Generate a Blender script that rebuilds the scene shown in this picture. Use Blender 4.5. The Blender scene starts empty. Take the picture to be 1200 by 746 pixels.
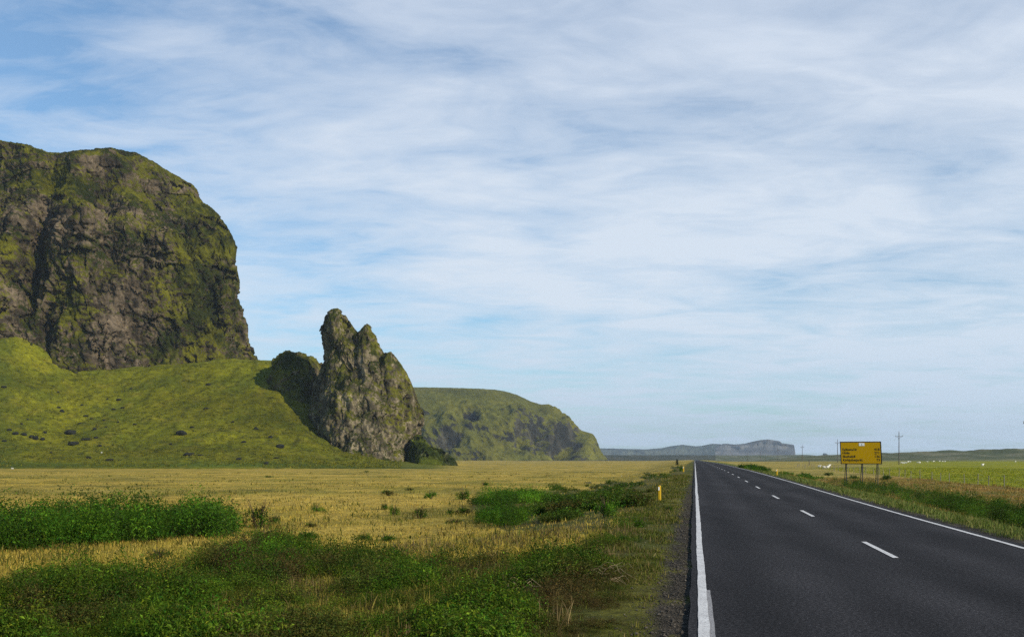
import bpy, math, random
import numpy as np
from mathutils import Vector

R_ = np.random.default_rng(7)
random.seed(7)
F, CX, YH, CAMZ = 1166.7, 600.0, 535.5, 1.75      # camera constants: focal length in photo pixels, principal column, eye level row, eye height
S = 0.1834                                        # road heading: X metres per Y metre
scene = bpy.context.scene
COL = scene.collection

# ------------------------------------------------------------------ numeric helpers
def sm(a, b, x):
    t = np.clip((np.asarray(x, float) - a) / (b - a), 0, 1)
    return t * t * (3 - 2 * t)
def lerp(a, b, t):
    return a + (b - a) * t
_perm = np.random.default_rng(11).permutation(256)
_perm = np.concatenate([_perm, _perm, _perm]).astype(np.int32)
_g = np.random.default_rng(12).normal(size=(256, 3)); _g /= np.linalg.norm(_g, axis=1)[:, None]
_gx, _gy, _gz = (np.ascontiguousarray(_g[:, i], np.float32) for i in range(3))
def noise(x, y, z=0.0):
    x, y, z = np.broadcast_arrays(np.asarray(x, np.float32), np.asarray(y, np.float32), np.asarray(z, np.float32))
    sh = x.shape; x, y, z = x.ravel(), y.ravel(), z.ravel()
    xi, yi, zi = np.floor(x), np.floor(y), np.floor(z)
    fx, fy, fz = x - xi, y - yi, z - zi
    xi, yi, zi = xi.astype(np.int32) & 255, yi.astype(np.int32) & 255, zi.astype(np.int32) & 255
    wx, wy, wz = (f * f * f * (f * (f * 6 - 15) + 10) for f in (fx, fy, fz))
    acc = None
    for i in (0, 1):
        pa = _perm[xi + i] + yi; plane = None
        for j in (0, 1):
            pb = _perm[pa + j] + zi; row = None
            for k in (0, 1):
                h = _perm[pb + k]
                d = _gx[h] * (fx - i) + _gy[h] * (fy - j) + _gz[h] * (fz - k)
                row = d if k == 0 else row + (d - row) * wz
            plane = row if j == 0 else plane + (row - plane) * wy
        acc = plane if i == 0 else acc + (plane - acc) * wx
    return (acc * np.float32(1.6)).reshape(sh)
def fbm(x, y, z=0.0, o=4, gain=.5, lac=2.03):
    a, s, t = 1.0, 0.0, 0.0
    for i in range(o):
        s = s + a * noise(np.asarray(x) * lac ** i + 17.3 * i, np.asarray(y) * lac ** i + 5.1 * i, np.asarray(z) * lac ** i + 9.7 * i); t += a; a *= gain
    return s / t * 1.4
def ridged(x, y, z=0.0, o=4):
    a, s, t = 1.0, 0.0, 0.0
    for i in range(o):
        n = 1 - np.abs(noise(np.asarray(x) * 2.1 ** i + 31 * i, np.asarray(y) * 2.1 ** i + 3 * i, np.asarray(z) * 2.1 ** i + 7 * i)) * 1.6
        s = s + a * n; t += a; a *= .5
    return s / t

# ------------------------------------------------------------------ object helpers
def mk(name, V, Fc, mat, col=None, parent=None, smooth=False):
    V = np.ascontiguousarray(V, np.float32); Fc = np.ascontiguousarray(Fc, np.int32)
    me = bpy.data.meshes.new(name); m, k = Fc.shape
    me.vertices.add(len(V)); me.vertices.foreach_set('co', V.ravel())
    me.loops.add(m * k); me.loops.foreach_set('vertex_index', Fc.ravel())
    me.polygons.add(m); me.polygons.foreach_set('loop_start', np.arange(m, dtype=np.int32) * k)
    me.update(calc_edges=True)
    if col is not None:
        c = np.ones((len(V), 4), np.float32); c[:, :3] = col
        me.color_attributes.new('col', 'FLOAT_COLOR', 'POINT').data.foreach_set('color', c.ravel())
    me.polygons.foreach_set('use_smooth', np.full(m, bool(smooth)))
    me.materials.append(mat)
    o = bpy.data.objects.new(name, me); COL.objects.link(o)
    if parent is not None: o.parent = parent
    return o
def tag(o, label=None, cat=None, group=None, kind=None):
    if label: o['label'] = label
    if cat: o['category'] = cat
    if group: o['group'] = group
    if kind: o['kind'] = kind
    return o
def empty(name, loc, rz=0, sc=1.0):
    o = bpy.data.objects.new(name, None); COL.objects.link(o)
    o.location = loc; o.rotation_euler = (0, 0, rz); o.scale = (sc, sc, sc) if np.isscalar(sc) else sc
    o.empty_display_size = .2
    return o
def copy_tree(o, parent=None):
    c = o.copy(); COL.objects.link(c)
    if parent is not None: c.parent = parent
    for ch in list(o.children): copy_tree(ch, c)
    return c
def grid_faces(nu, nv, wrap=False):
    i = np.arange(nv - 1)[:, None] * nu
    j = np.arange(nu if wrap else nu - 1)[None, :]
    j2 = (j + 1) % nu
    return np.stack([i + j, i + j2, i + nu + j2, i + nu + j], -1).reshape(-1, 4)
class MB:
    """collects tubes, boxes and prisms for one part"""
    def __init__(s): s.V, s.Q, s.n = [], [], 0
    def add(s, V, Q):
        s.V.append(np.asarray(V, float)); s.Q.append(np.asarray(Q) + s.n); s.n += len(V); return s
    def box(s, a, b, bev=0.0):
        (x0, y0, z0), (x1, y1, z1) = a, b
        V = [(x, y, z) for z in (z0, z1) for y in (y0, y1) for x in (x0, x1)]
        return s.add(V, [(0, 2, 3, 1), (4, 5, 7, 6), (0, 1, 5, 4), (2, 6, 7, 3), (0, 4, 6, 2), (1, 3, 7, 5)])
    def tube(s, pts, rad, n=8, caps=True):
        pts = [Vector(p) for p in pts]; rad = [rad] * len(pts) if np.isscalar(rad) else rad
        V = []
        for i, p in enumerate(pts):
            d = (pts[min(i + 1, len(pts) - 1)] - pts[max(i - 1, 0)]).normalized()
            a = d.orthogonal().normalized(); b = d.cross(a)
            if abs(d.z) > .9: a = (Vector((1, 0, 0)) - d * d.x).normalized(); b = d.cross(a)
            for k in range(n):
                t = 2 * math.pi * k / n
                V.append(p + (a * math.cos(t) + b * math.sin(t)) * rad[i])
        Q = [(i * n + k, i * n + (k + 1) % n, (i + 1) * n + (k + 1) % n, (i + 1) * n + k) for i in range(len(pts) - 1) for k in range(n)]
        if caps:
            for i, p in ((0, pts[0]), (len(pts) - 1, pts[-1])):
                V.append(p); c = len(V) - 1
                for k in range(0, n, 2):
                    q = (i * n + k, i * n + (k + 1) % n, i * n + (k + 2) % n, c)
                    Q.append(q if i else q[::-1])
        return s.add([tuple(v) for v in V], Q)
    def build(s, name, mat, parent=None, smooth=False):
        return mk(name, np.concatenate(s.V), np.concatenate(s.Q), mat, parent=parent, smooth=smooth)

# ------------------------------------------------------------------ materials
def node_mat(name):
    m = bpy.data.materials.new(name); m.use_nodes = True
    nt = m.node_tree; b = nt.nodes['Principled BSDF']
    b.inputs['Specular IOR Level'].default_value = .25
    return m, nt, b
def N(nt, t, **kw):
    n = nt.nodes.new(t)
    for k, v in kw.items():
        if k in n.inputs: n.inputs[k].default_value = v
        else: setattr(n, k, v)
    return n
def coords(nt): return N(nt, 'ShaderNodeNewGeometry').outputs['Position']
def ntex(nt, vec, scale, detail=6, rough=.6, stretch=None, dist=0.0):
    if stretch:
        mp = N(nt, 'ShaderNodeMapping'); mp.inputs['Scale'].default_value = stretch
        nt.links.new(vec, mp.inputs['Vector']); vec = mp.outputs['Vector']
    t = N(nt, 'ShaderNodeTexNoise', Scale=scale, Detail=detail, Roughness=rough, Distortion=dist)
    nt.links.new(vec, t.inputs['Vector']); return t.outputs['Fac']
def ramp(nt, fac, stops):
    r = N(nt, 'ShaderNodeValToRGB'); e = r.color_ramp.elements
    while len(e) < len(stops): e.new(.5)
    for el, (p, c) in zip(e, stops):
        el.position = p; el.color = (*c, 1) if not np.isscalar(c) else (c, c, c, 1)
    nt.links.new(fac, r.inputs['Fac']); return r.outputs['Color']
def mix(nt, fac, a, b, mode='MIX'):
    n = N(nt, 'ShaderNodeMix', data_type='RGBA', blend_type=mode)
    for sock, v in ((n.inputs[0], fac), (n.inputs[6], a), (n.inputs[7], b)):
        if isinstance(v, bpy.types.NodeSocket): nt.links.new(v, sock)
        elif np.isscalar(v): sock.default_value = v
        else: sock.default_value = (*v, 1)
    return n.outputs[2]
def bump(nt, b, h, dist, strength=1.0):
    n = N(nt, 'ShaderNodeBump', Strength=strength, Distance=dist)
    nt.links.new(h, n.inputs['Height']); nt.links.new(n.outputs['Normal'], b.inputs['Normal']); return n
def attr_col(nt):
    return N(nt, 'ShaderNodeVertexColor', layer_name='col').outputs['Color']

def attr_mat(name, scales, amp=(.65, 1.4), bdist=.3, bscale=None, rough=.95, stretch=None, spec=.1):
    m, nt, b = node_mat(name)
    p = coords(nt); c = attr_col(nt)
    for s in scales:
        f = ntex(nt, p, s, 5, .65, stretch)
        c = mix(nt, 1.0, c, ramp(nt, f, [(.3, amp[0]), (.5, 1.0), (.7, amp[1])]), 'MULTIPLY')
    nt.links.new(c, b.inputs['Base Color']); b.inputs['Roughness'].default_value = rough
    b.inputs['Specular IOR Level'].default_value = spec
    if bscale: bump(nt, b, ntex(nt, p, bscale, 8, .7, stretch), bdist)
    return m
def plain(name, col, rough=.7, var=.15, scale=8, metal=0.0):
    m, nt, b = node_mat(name)
    f = ntex(nt, N(nt, 'ShaderNodeTexCoord').outputs['Object'], scale, 5, .6)
    a = tuple(min(1, c * (1 - var)) for c in col); d = tuple(min(1, c * (1 + var)) for c in col)
    nt.links.new(ramp(nt, f, [(.3, a), (.7, d)]), b.inputs['Base Color'])
    b.inputs['Roughness'].default_value = rough; b.inputs['Metallic'].default_value = metal
    return m
def leaf_mat(name, trans=.3):
    m, nt, b = node_mat(name)
    c = attr_col(nt); nt.links.new(c, b.inputs['Base Color'])
    b.inputs['Roughness'].default_value = .8; b.inputs['Specular IOR Level'].default_value = .06
    t = N(nt, 'ShaderNodeBsdfTranslucent'); nt.links.new(mix(nt, 1.0, c, (1.15, 1.25, .6), 'MULTIPLY'), t.inputs['Color'])
    x = N(nt, 'ShaderNodeMixShader'); x.inputs[0].default_value = trans
    nt.links.new(b.outputs[0], x.inputs[1]); nt.links.new(t.outputs[0], x.inputs[2])
    nt.links.new(x.outputs[0], nt.nodes['Material Output'].inputs['Surface']); return m

M_ground = attr_mat('ground_cover', (.35, 1.7, 7.0), (.68, 1.35), .16, 2.2)
M_cliff = attr_mat('cliff_rock_and_moss', (.07, .35), (.62, 1.4), 2.2, .22)
M_pinn = attr_mat('pinnacle_rock_and_moss', (.1, .5), (.65, 1.4), 1.6, .3)
M_head = attr_mat('headland_grass_and_rock', (.02, .09), (.75, 1.3), 5.0, .05)
M_far = attr_mat('far_mountain_rock', (.004, .015), (.8, 1.25), 20.0, .01)
M_leaf = leaf_mat('leaves')
M_grass = leaf_mat('grass_blades', .25)
M_stem = plain('woody_stems', (.09, .06, .035), .9, .3)
M_straw = plain('dead_straw', (.27, .2, .12), .9, .3)
M_rock = plain('dark_slope_rock', (.014, .015, .011), .95, .5, 3)
M_wool = plain('white_wool', (.62, .6, .54), .95, .08, 12)
M_pole = plain('weathered_pole_wood', (.10, .085, .075), .9, .25, 6)
M_insul = plain('grey_insulator', (.3, .3, .3), .4, .1)
M_post = plain('fence_post_wood', (.2, .18, .13), .9, .25, 6)
M_wire = plain('fence_wire', (.25, .25, .25), .5, .1, 5, .8)
M_yel = plain('yellow_plastic', (.5, .30, .006), .5, .08, 10)
M_signyel = plain('sign_yellow', (.46, .27, .005), .9, .03, 3)
M_signyel.node_tree.nodes['Principled BSDF'].inputs['Specular IOR Level'].default_value = .05
M_black = plain('sign_black', (.012, .012, .012), .5, .2)
M_white = plain('sign_white', (.75, .75, .75), .45, .05)
M_steel = plain('dark_sign_leg', (.045, .042, .04), .7, .2, 10)

# asphalt
M_asph, nt, b = node_mat('worn_asphalt')
p = coords(nt)
agg = ntex(nt, p, 75, 3, .8)
big = ntex(nt, p, .45, 5, .6, (1, .25, 1))
c = ramp(nt, agg, [(.28, (.008, .0075, .0075)), (.5, (.024, .023, .0245)), (.62, (.047, .044, .046)), (.78, (.22, .20, .19))])
c = mix(nt, 1.0, c, ramp(nt, ntex(nt, p, 22, 4, .85), [(.34, .35), (.5, .9), (.64, 2.3)]), 'MULTIPLY')
c = mix(nt, 1.0, c, ramp(nt, big, [(.3, .70), (.7, 1.28)]), 'MULTIPLY')
sx = N(nt, 'ShaderNodeSeparateXYZ'); nt.links.new(p, sx.inputs[0])
mu = N(nt, 'ShaderNodeMath', operation='MULTIPLY_ADD'); mu.inputs[1].default_value = -S
nt.links.new(sx.outputs[1], mu.inputs[0]); nt.links.new(sx.outputs[0], mu.inputs[2])
wv = N(nt, 'ShaderNodeMath', operation='MULTIPLY'); wv.inputs[1].default_value = 2 * math.pi / 1.55; nt.links.new(mu.outputs[0], wv.inputs[0])
cs = N(nt, 'ShaderNodeMath', operation='COSINE'); nt.links.new(wv.outputs[0], cs.inputs[0])
md = N(nt, 'ShaderNodeMath', operation='MULTIPLY_ADD'); md.inputs[1].default_value = .16; md.inputs[2].default_value = 1.0; nt.links.new(cs.outputs[0], md.inputs[0])
c = mix(nt, 1.0, c, md.outputs[0], 'MULTIPLY')
nt.links.new(c, b.inputs['Base Color']); b.inputs['Roughness'].default_value = .9; b.inputs['Specular IOR Level'].default_value = .06
bump(nt, b, agg, .006, .8)
# road paint
M_paint, nt, b = node_mat('road_paint')
p = coords(nt)
w = ntex(nt, p, 38, 4, .75)
w2 = ntex(nt, p, 2.5, 4, .7)
c = mix(nt, ramp(nt, w, [(.36, .0), (.46, 1.0)]), (.1, .1, .1), ramp(nt, w2, [(.3, (.55, .53, .51)), (.7, (.74, .72, .69))]))
nt.links.new(c, b.inputs['Base Color']); b.inputs['Roughness'].default_value = .7; bump(nt, b, w, .004)
M_oldpaint, nt, b = node_mat('old_road_paint')
p = coords(nt)
w = ntex(nt, p, 55, 4, .8)
c = ramp(nt, w, [(.40, (.07, .07, .07)), (.56, (.40, .38, .37))])
nt.links.new(c, b.inputs['Base Color']); b.inputs['Roughness'].default_value = .8
# gravel
M_gravel, nt, b = node_mat('gravel_stones')
p = coords(nt)
nt.links.new(ramp(nt, ntex(nt, p, 30, 2, .5), [(.3, (.022, .019, .015)), (.6, (.075, .063, .048)), (.8, (.2, .17, .135))]), b.inputs['Base Color'])
b.inputs['Roughness'].default_value = .95

# ------------------------------------------------------------------ terrain
_ry = np.arange(0, 4000, 2.0)
_rz = np.interp(_ry, [0, 38, 70, 120, 250, 480, 900, 4000], [0, 0, .15, .23, .16, -.4, -1.5, -7])
_k = np.ones(15) / 15
_rz = np.convolve(np.pad(_rz, 7, 'edge'), _k, 'valid')
def road_z(Y): return np.interp(Y, _ry, _rz)
FOOT = ([-900, -400, -100, 0, 40, 85, 130, 200, 300, 325, 360, 400, 450, 500, 545, 620],
        [330, 325, 350, 380, 405, 431, 436, 431, 423, 427, 446, 490, 524, 537, 545, 547])
def talus_t(Y): return np.clip((Y - 450) / 185, 0, 1.25)
def gz(X, Y, detail=True):
    X = np.asarray(X, float); Y = np.asarray(Y, float)
    u = X - S * Y; Yp = np.maximum(Y, 1.0); px = CX + F * X / Yp
    zl = np.interp(Y, [-50, 0, 20, 60, 150, 450, 2000, 9000], [-.3, -.3, -.45, -.85, -1.45, -3.5, -4.4, -6])
    zr = np.interp(Y, [-50, 0, 100, 600, 2000, 9000], [-.9, -.9, -1.0, -1.0, -6, -9])
    rz = road_z(np.maximum(Y, 0)) - .045
    k = 1 + np.maximum(Y, 0) / 150
    tl = sm(-1.0, -6.5 * k, u); tr = sm(7.0, 6.8 + 4.5 * k, u)
    z = np.where(u < 3, lerp(rz, zl, tl), lerp(rz, zr, tr))
    # grassy apron under the cliffs
    fp = np.interp(px, *FOOT)
    zf = CAMZ + (YH - fp) / F * 635
    t = talus_t(Y)
    fr = (Y > 100)
    prof = np.where(t < 1, .35 * t + .65 * t ** 2, 1 + (t - 1) * .4)
    zt = np.interp(Y, [0, 450, 2000], [-.5, -3.5, -4.4])
    ta = np.where(fr, prof * np.maximum(zf - zt, 0), 0) * (1 - sm(760, 1500, Y)) * (px < 640)
    z = z + ta
    # dune hills and the dark low ridge on the horizon
    bell = sm(760, 1080, Y) * (1 - sm(1150, 1600, Y))
    hd = CAMZ + (YH - np.interp(px, [850, 940, 1000, 1090, 1150, 1200, 1500, 3000], [543, 535, 532.3, 530.8, 528.3, 527.6, 525, 524])) / F * 1080
    dn = np.maximum(hd + 2.5, 0) * bell * (px > 850) * fr
    lump = fbm(X / 70, Y / 90, 3.1, 4) if detail else 0.0
    z = z + dn * (1 + .5 * lump)
    bell2 = sm(2100, 2700, Y) * (1 - sm(2900, 4200, Y))
    hr = CAMZ + (YH - np.interp(px, [640, 700, 760, 850, 940, 950, 965, 980, 1100], [534.4, 534.2, 534, 533.6, 533.2, 533.2, 534.8, 536, 536])) / F * 2700
    z = z + np.maximum(hr + 7, 0) * bell2 * fr * (px > 500) * (1 + .12 * lump)
    if detail:
        off = sm(-.3, -3, u) + sm(6.9, 9, u)
        z = z + off * (.07 * fbm(X / 2.2, Y / 2.2, 0, 3) + .12 * fbm(X / 11, Y / 11, 4, 2))
        mt = sm(2, 15, ta)
        hum = fbm(X / 38, Y / 38, 2, 4) * 3.2 + fbm(X / 9, Y / 9, 6, 4) * 1.0
        hum = hum + .32 * np.sin(z * 1.7 + 3 * fbm(X / 25, Y / 25, 8, 2)) * sm(-.2, .4, fbm(X / 33, Y / 33, 1, 2))
        z = z + mt * hum
        z = z + bell * fr * (px > 900) * fbm(X / 25, Y / 30, 8, 3) * 1.2
    return z
def hit(px, py):
    """where the sight line through a photo pixel meets the ground"""
    px = np.asarray(px, float); py = np.asarray(py, float)
    lo = np.full(px.shape, 3.0); Y = lo.copy()
    for i in range(60):
        X = (px - CX) / F * Y
        Yn = (CAMZ - gz(X, Y, False)) * F / np.maximum(py - YH, .5)
        Y = lerp(Y, np.clip(Yn, 3, 3000), .5)
    X = (px - CX) / F * Y
    return X, Y, gz(X, Y)
def hit_slope(px, py):
    """the same on the rising apron: march from near to far"""
    Y = np.linspace(440, 700, 600); X = (px - CX) / F * Y
    line = CAMZ + (YH - py) / F * Y; g = gz(X, Y)
    k = int(np.argmax(g >= line)) if (g >= line).any() else 0
    return X[k], Y[k], g[k]

def inside(poly, x, y):
    poly = np.array(poly, float); r = np.zeros(x.shape, bool); j = len(poly) - 1
    for i in range(len(poly)):
        (xi, yi), (xj, yj) = poly[i], poly[j]
        r ^= ((yi > y) != (yj > y)) & (x < (xj - xi) * (y - yi) / (yj - yi + 1e-12) + xi); j = i
    return r
polyA = [(-90, 700), (0, 688), (50, 668), (90, 660), (160, 678), (240, 660), (262, 645), (330, 640), (400, 648), (450, 658), (520, 655), (600, 660), (640, 655), (700, 632), (745, 606), (765, 592),
         (782, 590), (770, 625), (752, 655), (742, 690), (728, 746), (722, 800), (-90, 800)]
polyB = [(548, 588), (600, 578), (700, 567), (770, 556), (800, 546), (809, 549), (800, 576), (775, 592), (745, 606), (700, 624), (640, 628), (590, 620), (556, 604)]
polyR = [(968, 562), (1000, 566), (1040, 571), (1100, 582), (1150, 592), (1215, 600), (1300, 615), (1300, 640), (1200, 622), (1130, 606), (1060, 590), (1000, 577), (975, 570)]
polyL = [(-120, 625), (0, 618), (60, 614), (150, 610), (230, 608), (275, 618), (272, 632), (180, 636), (90, 641), (0, 648), (-120, 660)]
POLYS = (polyA, polyB, polyR, polyL)
rings = [0.6]
while rings[-1] < 9000:
    r = rings[-1]
    st = .012 * r if r < 60 else (.008 * r if r < 440 else (1.5 if r < 720 else (.012 * r if r < 1700 else .03 * r)))
    rings.append(r + max(st, .03))
rings = np.array(rings)
ang = np.concatenate([np.radians(np.arange(-32, 32, .125)), np.radians(np.linspace(32, 328, 170))])
A, Rr = np.meshgrid(ang, rings)
GX, GY = np.sin(A) * Rr, np.cos(A) * Rr
GZ = gz(GX, GY)
def ground_colour(X, Y):
    u = X - S * Y; Yp = np.maximum(Y, 1); px = CX + F * X / Yp
    c3 = lambda *c: np.array(c)[None, :]
    n1 = fbm(X / 9, Y / 14, 1, 4); n2 = fbm(X / 2.1, Y / 2.6, 2, 4); n3 = fbm(X / 60, Y / 22, 5, 4)
    T = lambda a: a[:, None]
    straw, olive, green = c3(.41, .285, .052), c3(.205, .175, .025), c3(.07, .08, .014)
    left = lerp(straw, olive, T(sm(-.35, .55, n1 * .6 + n3 * .8)))
    left = lerp(left, c3(.42, .30, .08), T(sm(.15, .8, n3) * .7))
    left = lerp(left, green, T(sm(.15, .7, fbm(X / 16, Y / 30, 21, 4) + .3 * n2) * .7))
    # right side: rust-brown verge, then the bright green hay field behind the fence
    rust = lerp(c3(.25, .145, .035), c3(.15, .13, .03), T(sm(-.3, .4, n2 + n1)))
    hay = lerp(c3(.25, .24, .008), c3(.17, .185, .008), T(sm(-.4, .5, fbm(X / 45, Y / 25, 9, 4))))
    tan = lerp(c3(.35, .26, .06), c3(.2, .175, .035), T(sm(-.3, .5, n3 + n1 * .4)))
    far_tan = sm(1085, 985, px + n3 * 25) * sm(110, 150, Y)
    right = lerp(rust, hay, T(sm(28.3, 29.6, u + n2 * .5)))
    right = lerp(right, tan, T(far_tan))
    col = np.where(T(u < 3), left, right)
    # road edges
    lg = lerp(c3(.09, .115, .018), c3(.16, .15, .03), T(sm(-.3, .4, n2)))
    col = lerp(col, lg, T(((u > 3) * (1 - sm(9.3, 11.0, u + n2 * .6)))))
    moss = lerp(c3(.105, .098, .014), c3(.055, .065, .012), T(sm(-.3, .4, n1)))
    col = lerp(col, moss, T((u < 3) * sm(-2.3, -1.3, u + n2 * .4)))
    grav = lerp(c3(.036, .030, .022), c3(.075, .062, .045), T(sm(-.3, .5, fbm(X * 3, Y * 3, 3, 3))))
    wide = np.interp(Y, [0, 22, 45, 90], [.50, .45, .35, .2])
    gm = sm(-wide - .2, -wide + .1, u + n2 * .16 + n1 * .16)
    gm = gm * (1 - .85 * sm(.02, .35, fbm(X * 1.2, Y * .6, 7, 3)))
    col = lerp(col, grav, T((u < 3) * gm))
    gr = (1 - sm(7.0, 7.5, u + n2 * .25)) * (u > 3)
    col = lerp(col, grav, T(gr))
    # ditches running across the left field
    for (ya, pa, yb, pb, wd) in ((235, 615, 300, 800, 5), (150, 690, 170, 800, 3.5), (335, 380, 350, 520, 4), (190, 380, 188, 470, 2)):
        pp = np.clip((px - pa) / (pb - pa), 0, 1); yy = lerp(ya, yb, pp) + n3 * 10
        m = np.exp(-((Y - yy) / wd) ** 2) * sm(pa - 20, pa + 30, px) * (1 - sm(pb - 10, pb + 10, px)) * sm(-.5, .1, n1)
        col = lerp(col, green * .7, T(np.clip(m, 0, 1) * (u < 0)))
    # apron grass
    t = talus_t(Y); tm = sm(446, 453, Y + n1 * 3) * (px < 640) * (Y > 100)
    g1 = lerp(c3(.140, .135, .007), c3(.086, .096, .007), T(sm(-.4, .5, fbm(X / 30, Y / 30, 2, 4))))
    g1 = lerp(g1, c3(.165, .14, .014), T(sm(.1, .6, fbm(X / 13, Y / 10, 4, 4)) * .6))
    g1 = lerp(g1, c3(.045, .05, .008), T(sm(.1, .55, fbm(X / 5, Y / 7, 6, 4)) * .75))
    g1 = g1 * (1 + .35 * fbm(X / 2.2, Y / 3.2, 2, 2))[:, None]
    g1 = lerp(g1, c3(.05, .085, .012), T(sm(.03, .0, np.abs(t - .06)) * .0 + np.exp(-((Y - 462) / 7) ** 2) * .6))
    g1 = lerp(g1, c3(.07, .085, .015), T(sm(380, 470, px) * .5))
    g1 = g1 * (1 + .5 * fbm(X / 75, Y / 60, 13, 3))[:, None]
    g1 = lerp(g1, c3(.035, .055, .008), T(sm(40, -10, px) * .6))
    col = lerp(col, g1, T(tm * (1 - sm(500, 545, px + n3 * 20))))
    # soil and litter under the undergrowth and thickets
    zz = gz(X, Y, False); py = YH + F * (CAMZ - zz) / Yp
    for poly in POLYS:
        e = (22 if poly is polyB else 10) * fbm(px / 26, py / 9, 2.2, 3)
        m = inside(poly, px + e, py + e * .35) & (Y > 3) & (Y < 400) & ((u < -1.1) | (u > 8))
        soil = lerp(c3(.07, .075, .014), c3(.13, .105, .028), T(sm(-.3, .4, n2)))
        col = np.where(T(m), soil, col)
    # dunes, low ridge
    dm = sm(740, 860, Y) * (px > 840)
    dc = lerp(c3(.075, .088, .04), c3(.16, .155, .09), T(sm(-.2, .5, fbm(X / 40, Y / 60, 8, 4))))
    col = lerp(col, dc, T(dm))
    rm = sm(1500, 1900, Y) * (1 - dm)
    col = lerp(col, lerp(c3(.04, .048, .03), c3(.07, .07, .045), T(sm(-.3, .4, n3))), T(rm * (px > 600)))
    return np.clip(col, .002, 1)
gc = ground_colour(GX.ravel(), GY.ravel())
nu, nv = len(ang), len(rings)
GV = np.stack([GX, GY, GZ], -1).reshape(-1, 3)
gf = grid_faces(nu, nv, True)[:, ::-1]
GV = np.vstack([GV, [[0, 0, float(GZ[0].mean())]]]); gc = np.vstack([gc, gc[:1]])
fan = np.array([(len(GV) - 1, (k + 1) % nu, k, k) for k in range(0)], int).reshape(-1, 4)
ground = mk('ground', GV, gf, M_ground, gc, smooth=True)
tag(ground, 'yellow and green grassland plain rising to a green slope under the cliffs', kind='structure')

# ------------------------------------------------------------------ road
ys = np.concatenate([np.arange(-30, 60, .5), np.arange(60, 300, 2), np.arange(300, 2400, 10)])
def strip(name, ua, ub, z, mat, Ys=ys, wob=0.0, seed=0.0, nx=2):
    us = np.linspace(0, 1, nx)[None, :]
    a = ua + wob * fbm(Ys * .9, 0 * Ys + seed, 0, 3) + wob * 1.3 * fbm(Ys * .09, 0 * Ys + seed + 4, 0, 2)
    bq = ub + wob * fbm(Ys * .9, 0 * Ys + seed + 9, 0, 3) + wob * 1.3 * fbm(Ys * .09, 0 * Ys + seed + 4, 0, 2)
    U = a[:, None] * (1 - us) + bq[:, None] * us
    X = U + S * Ys[:, None]; Yy = np.repeat(Ys[:, None], nx, 1); Z = road_z(np.maximum(Yy, 0)) + z + 0 * U
    return mk(name, np.stack([X, Yy, Z], -1).reshape(-1, 3), grid_faces(nx, len(Ys)), mat)
tag(strip('road', -.07, 6.62, 0, M_asph, wob=.03, seed=2, nx=9), 'dark grey asphalt road running straight to the horizon', kind='structure')
fine = np.concatenate([np.arange(2, 60, .08), np.arange(60, 300, 1), np.arange(300, 2400, 10)])
tag(strip('edge_line', .04, .155, .008, M_paint, fine, .012, 3), 'worn white edge line beside the gravel verge', kind='structure')
tag(strip('edge_line', 6.28, 6.39, .008, M_paint, fine, .012, 8), 'white edge line on the far side of the road', kind='structure')
tag(strip('old_edge_line', .12, .205, .004, M_oldpaint, np.arange(4, 13.2, .08), .008, 5), 'faded ghost of an older edge line showing beside the white one', kind='structure')
V, Q = [], []
y0 = 17.3 - 12.05 * 2
for k in range(120):
    a = y0 + 12.05 * k; bb = a + 3.3
    if a < 0: continue
    yy = np.linspace(a, bb, 6)
    base = len(V)
    for j, y in enumerate(yy):
        w = .055 + random.uniform(-.004, .004)
        for d in (-w, w): V.append((3.5 + d + S * y, y, float(road_z(y)) + .008))
    Q += [(base + 2 * j, base + 2 * j + 1, base + 2 * j + 3, base + 2 * j + 2) for j in range(5)]
tag(mk('centre_line', np.array(V), np.array(Q), M_paint), 'broken white centre line dashes along the middle of the road', kind='structure')

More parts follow.
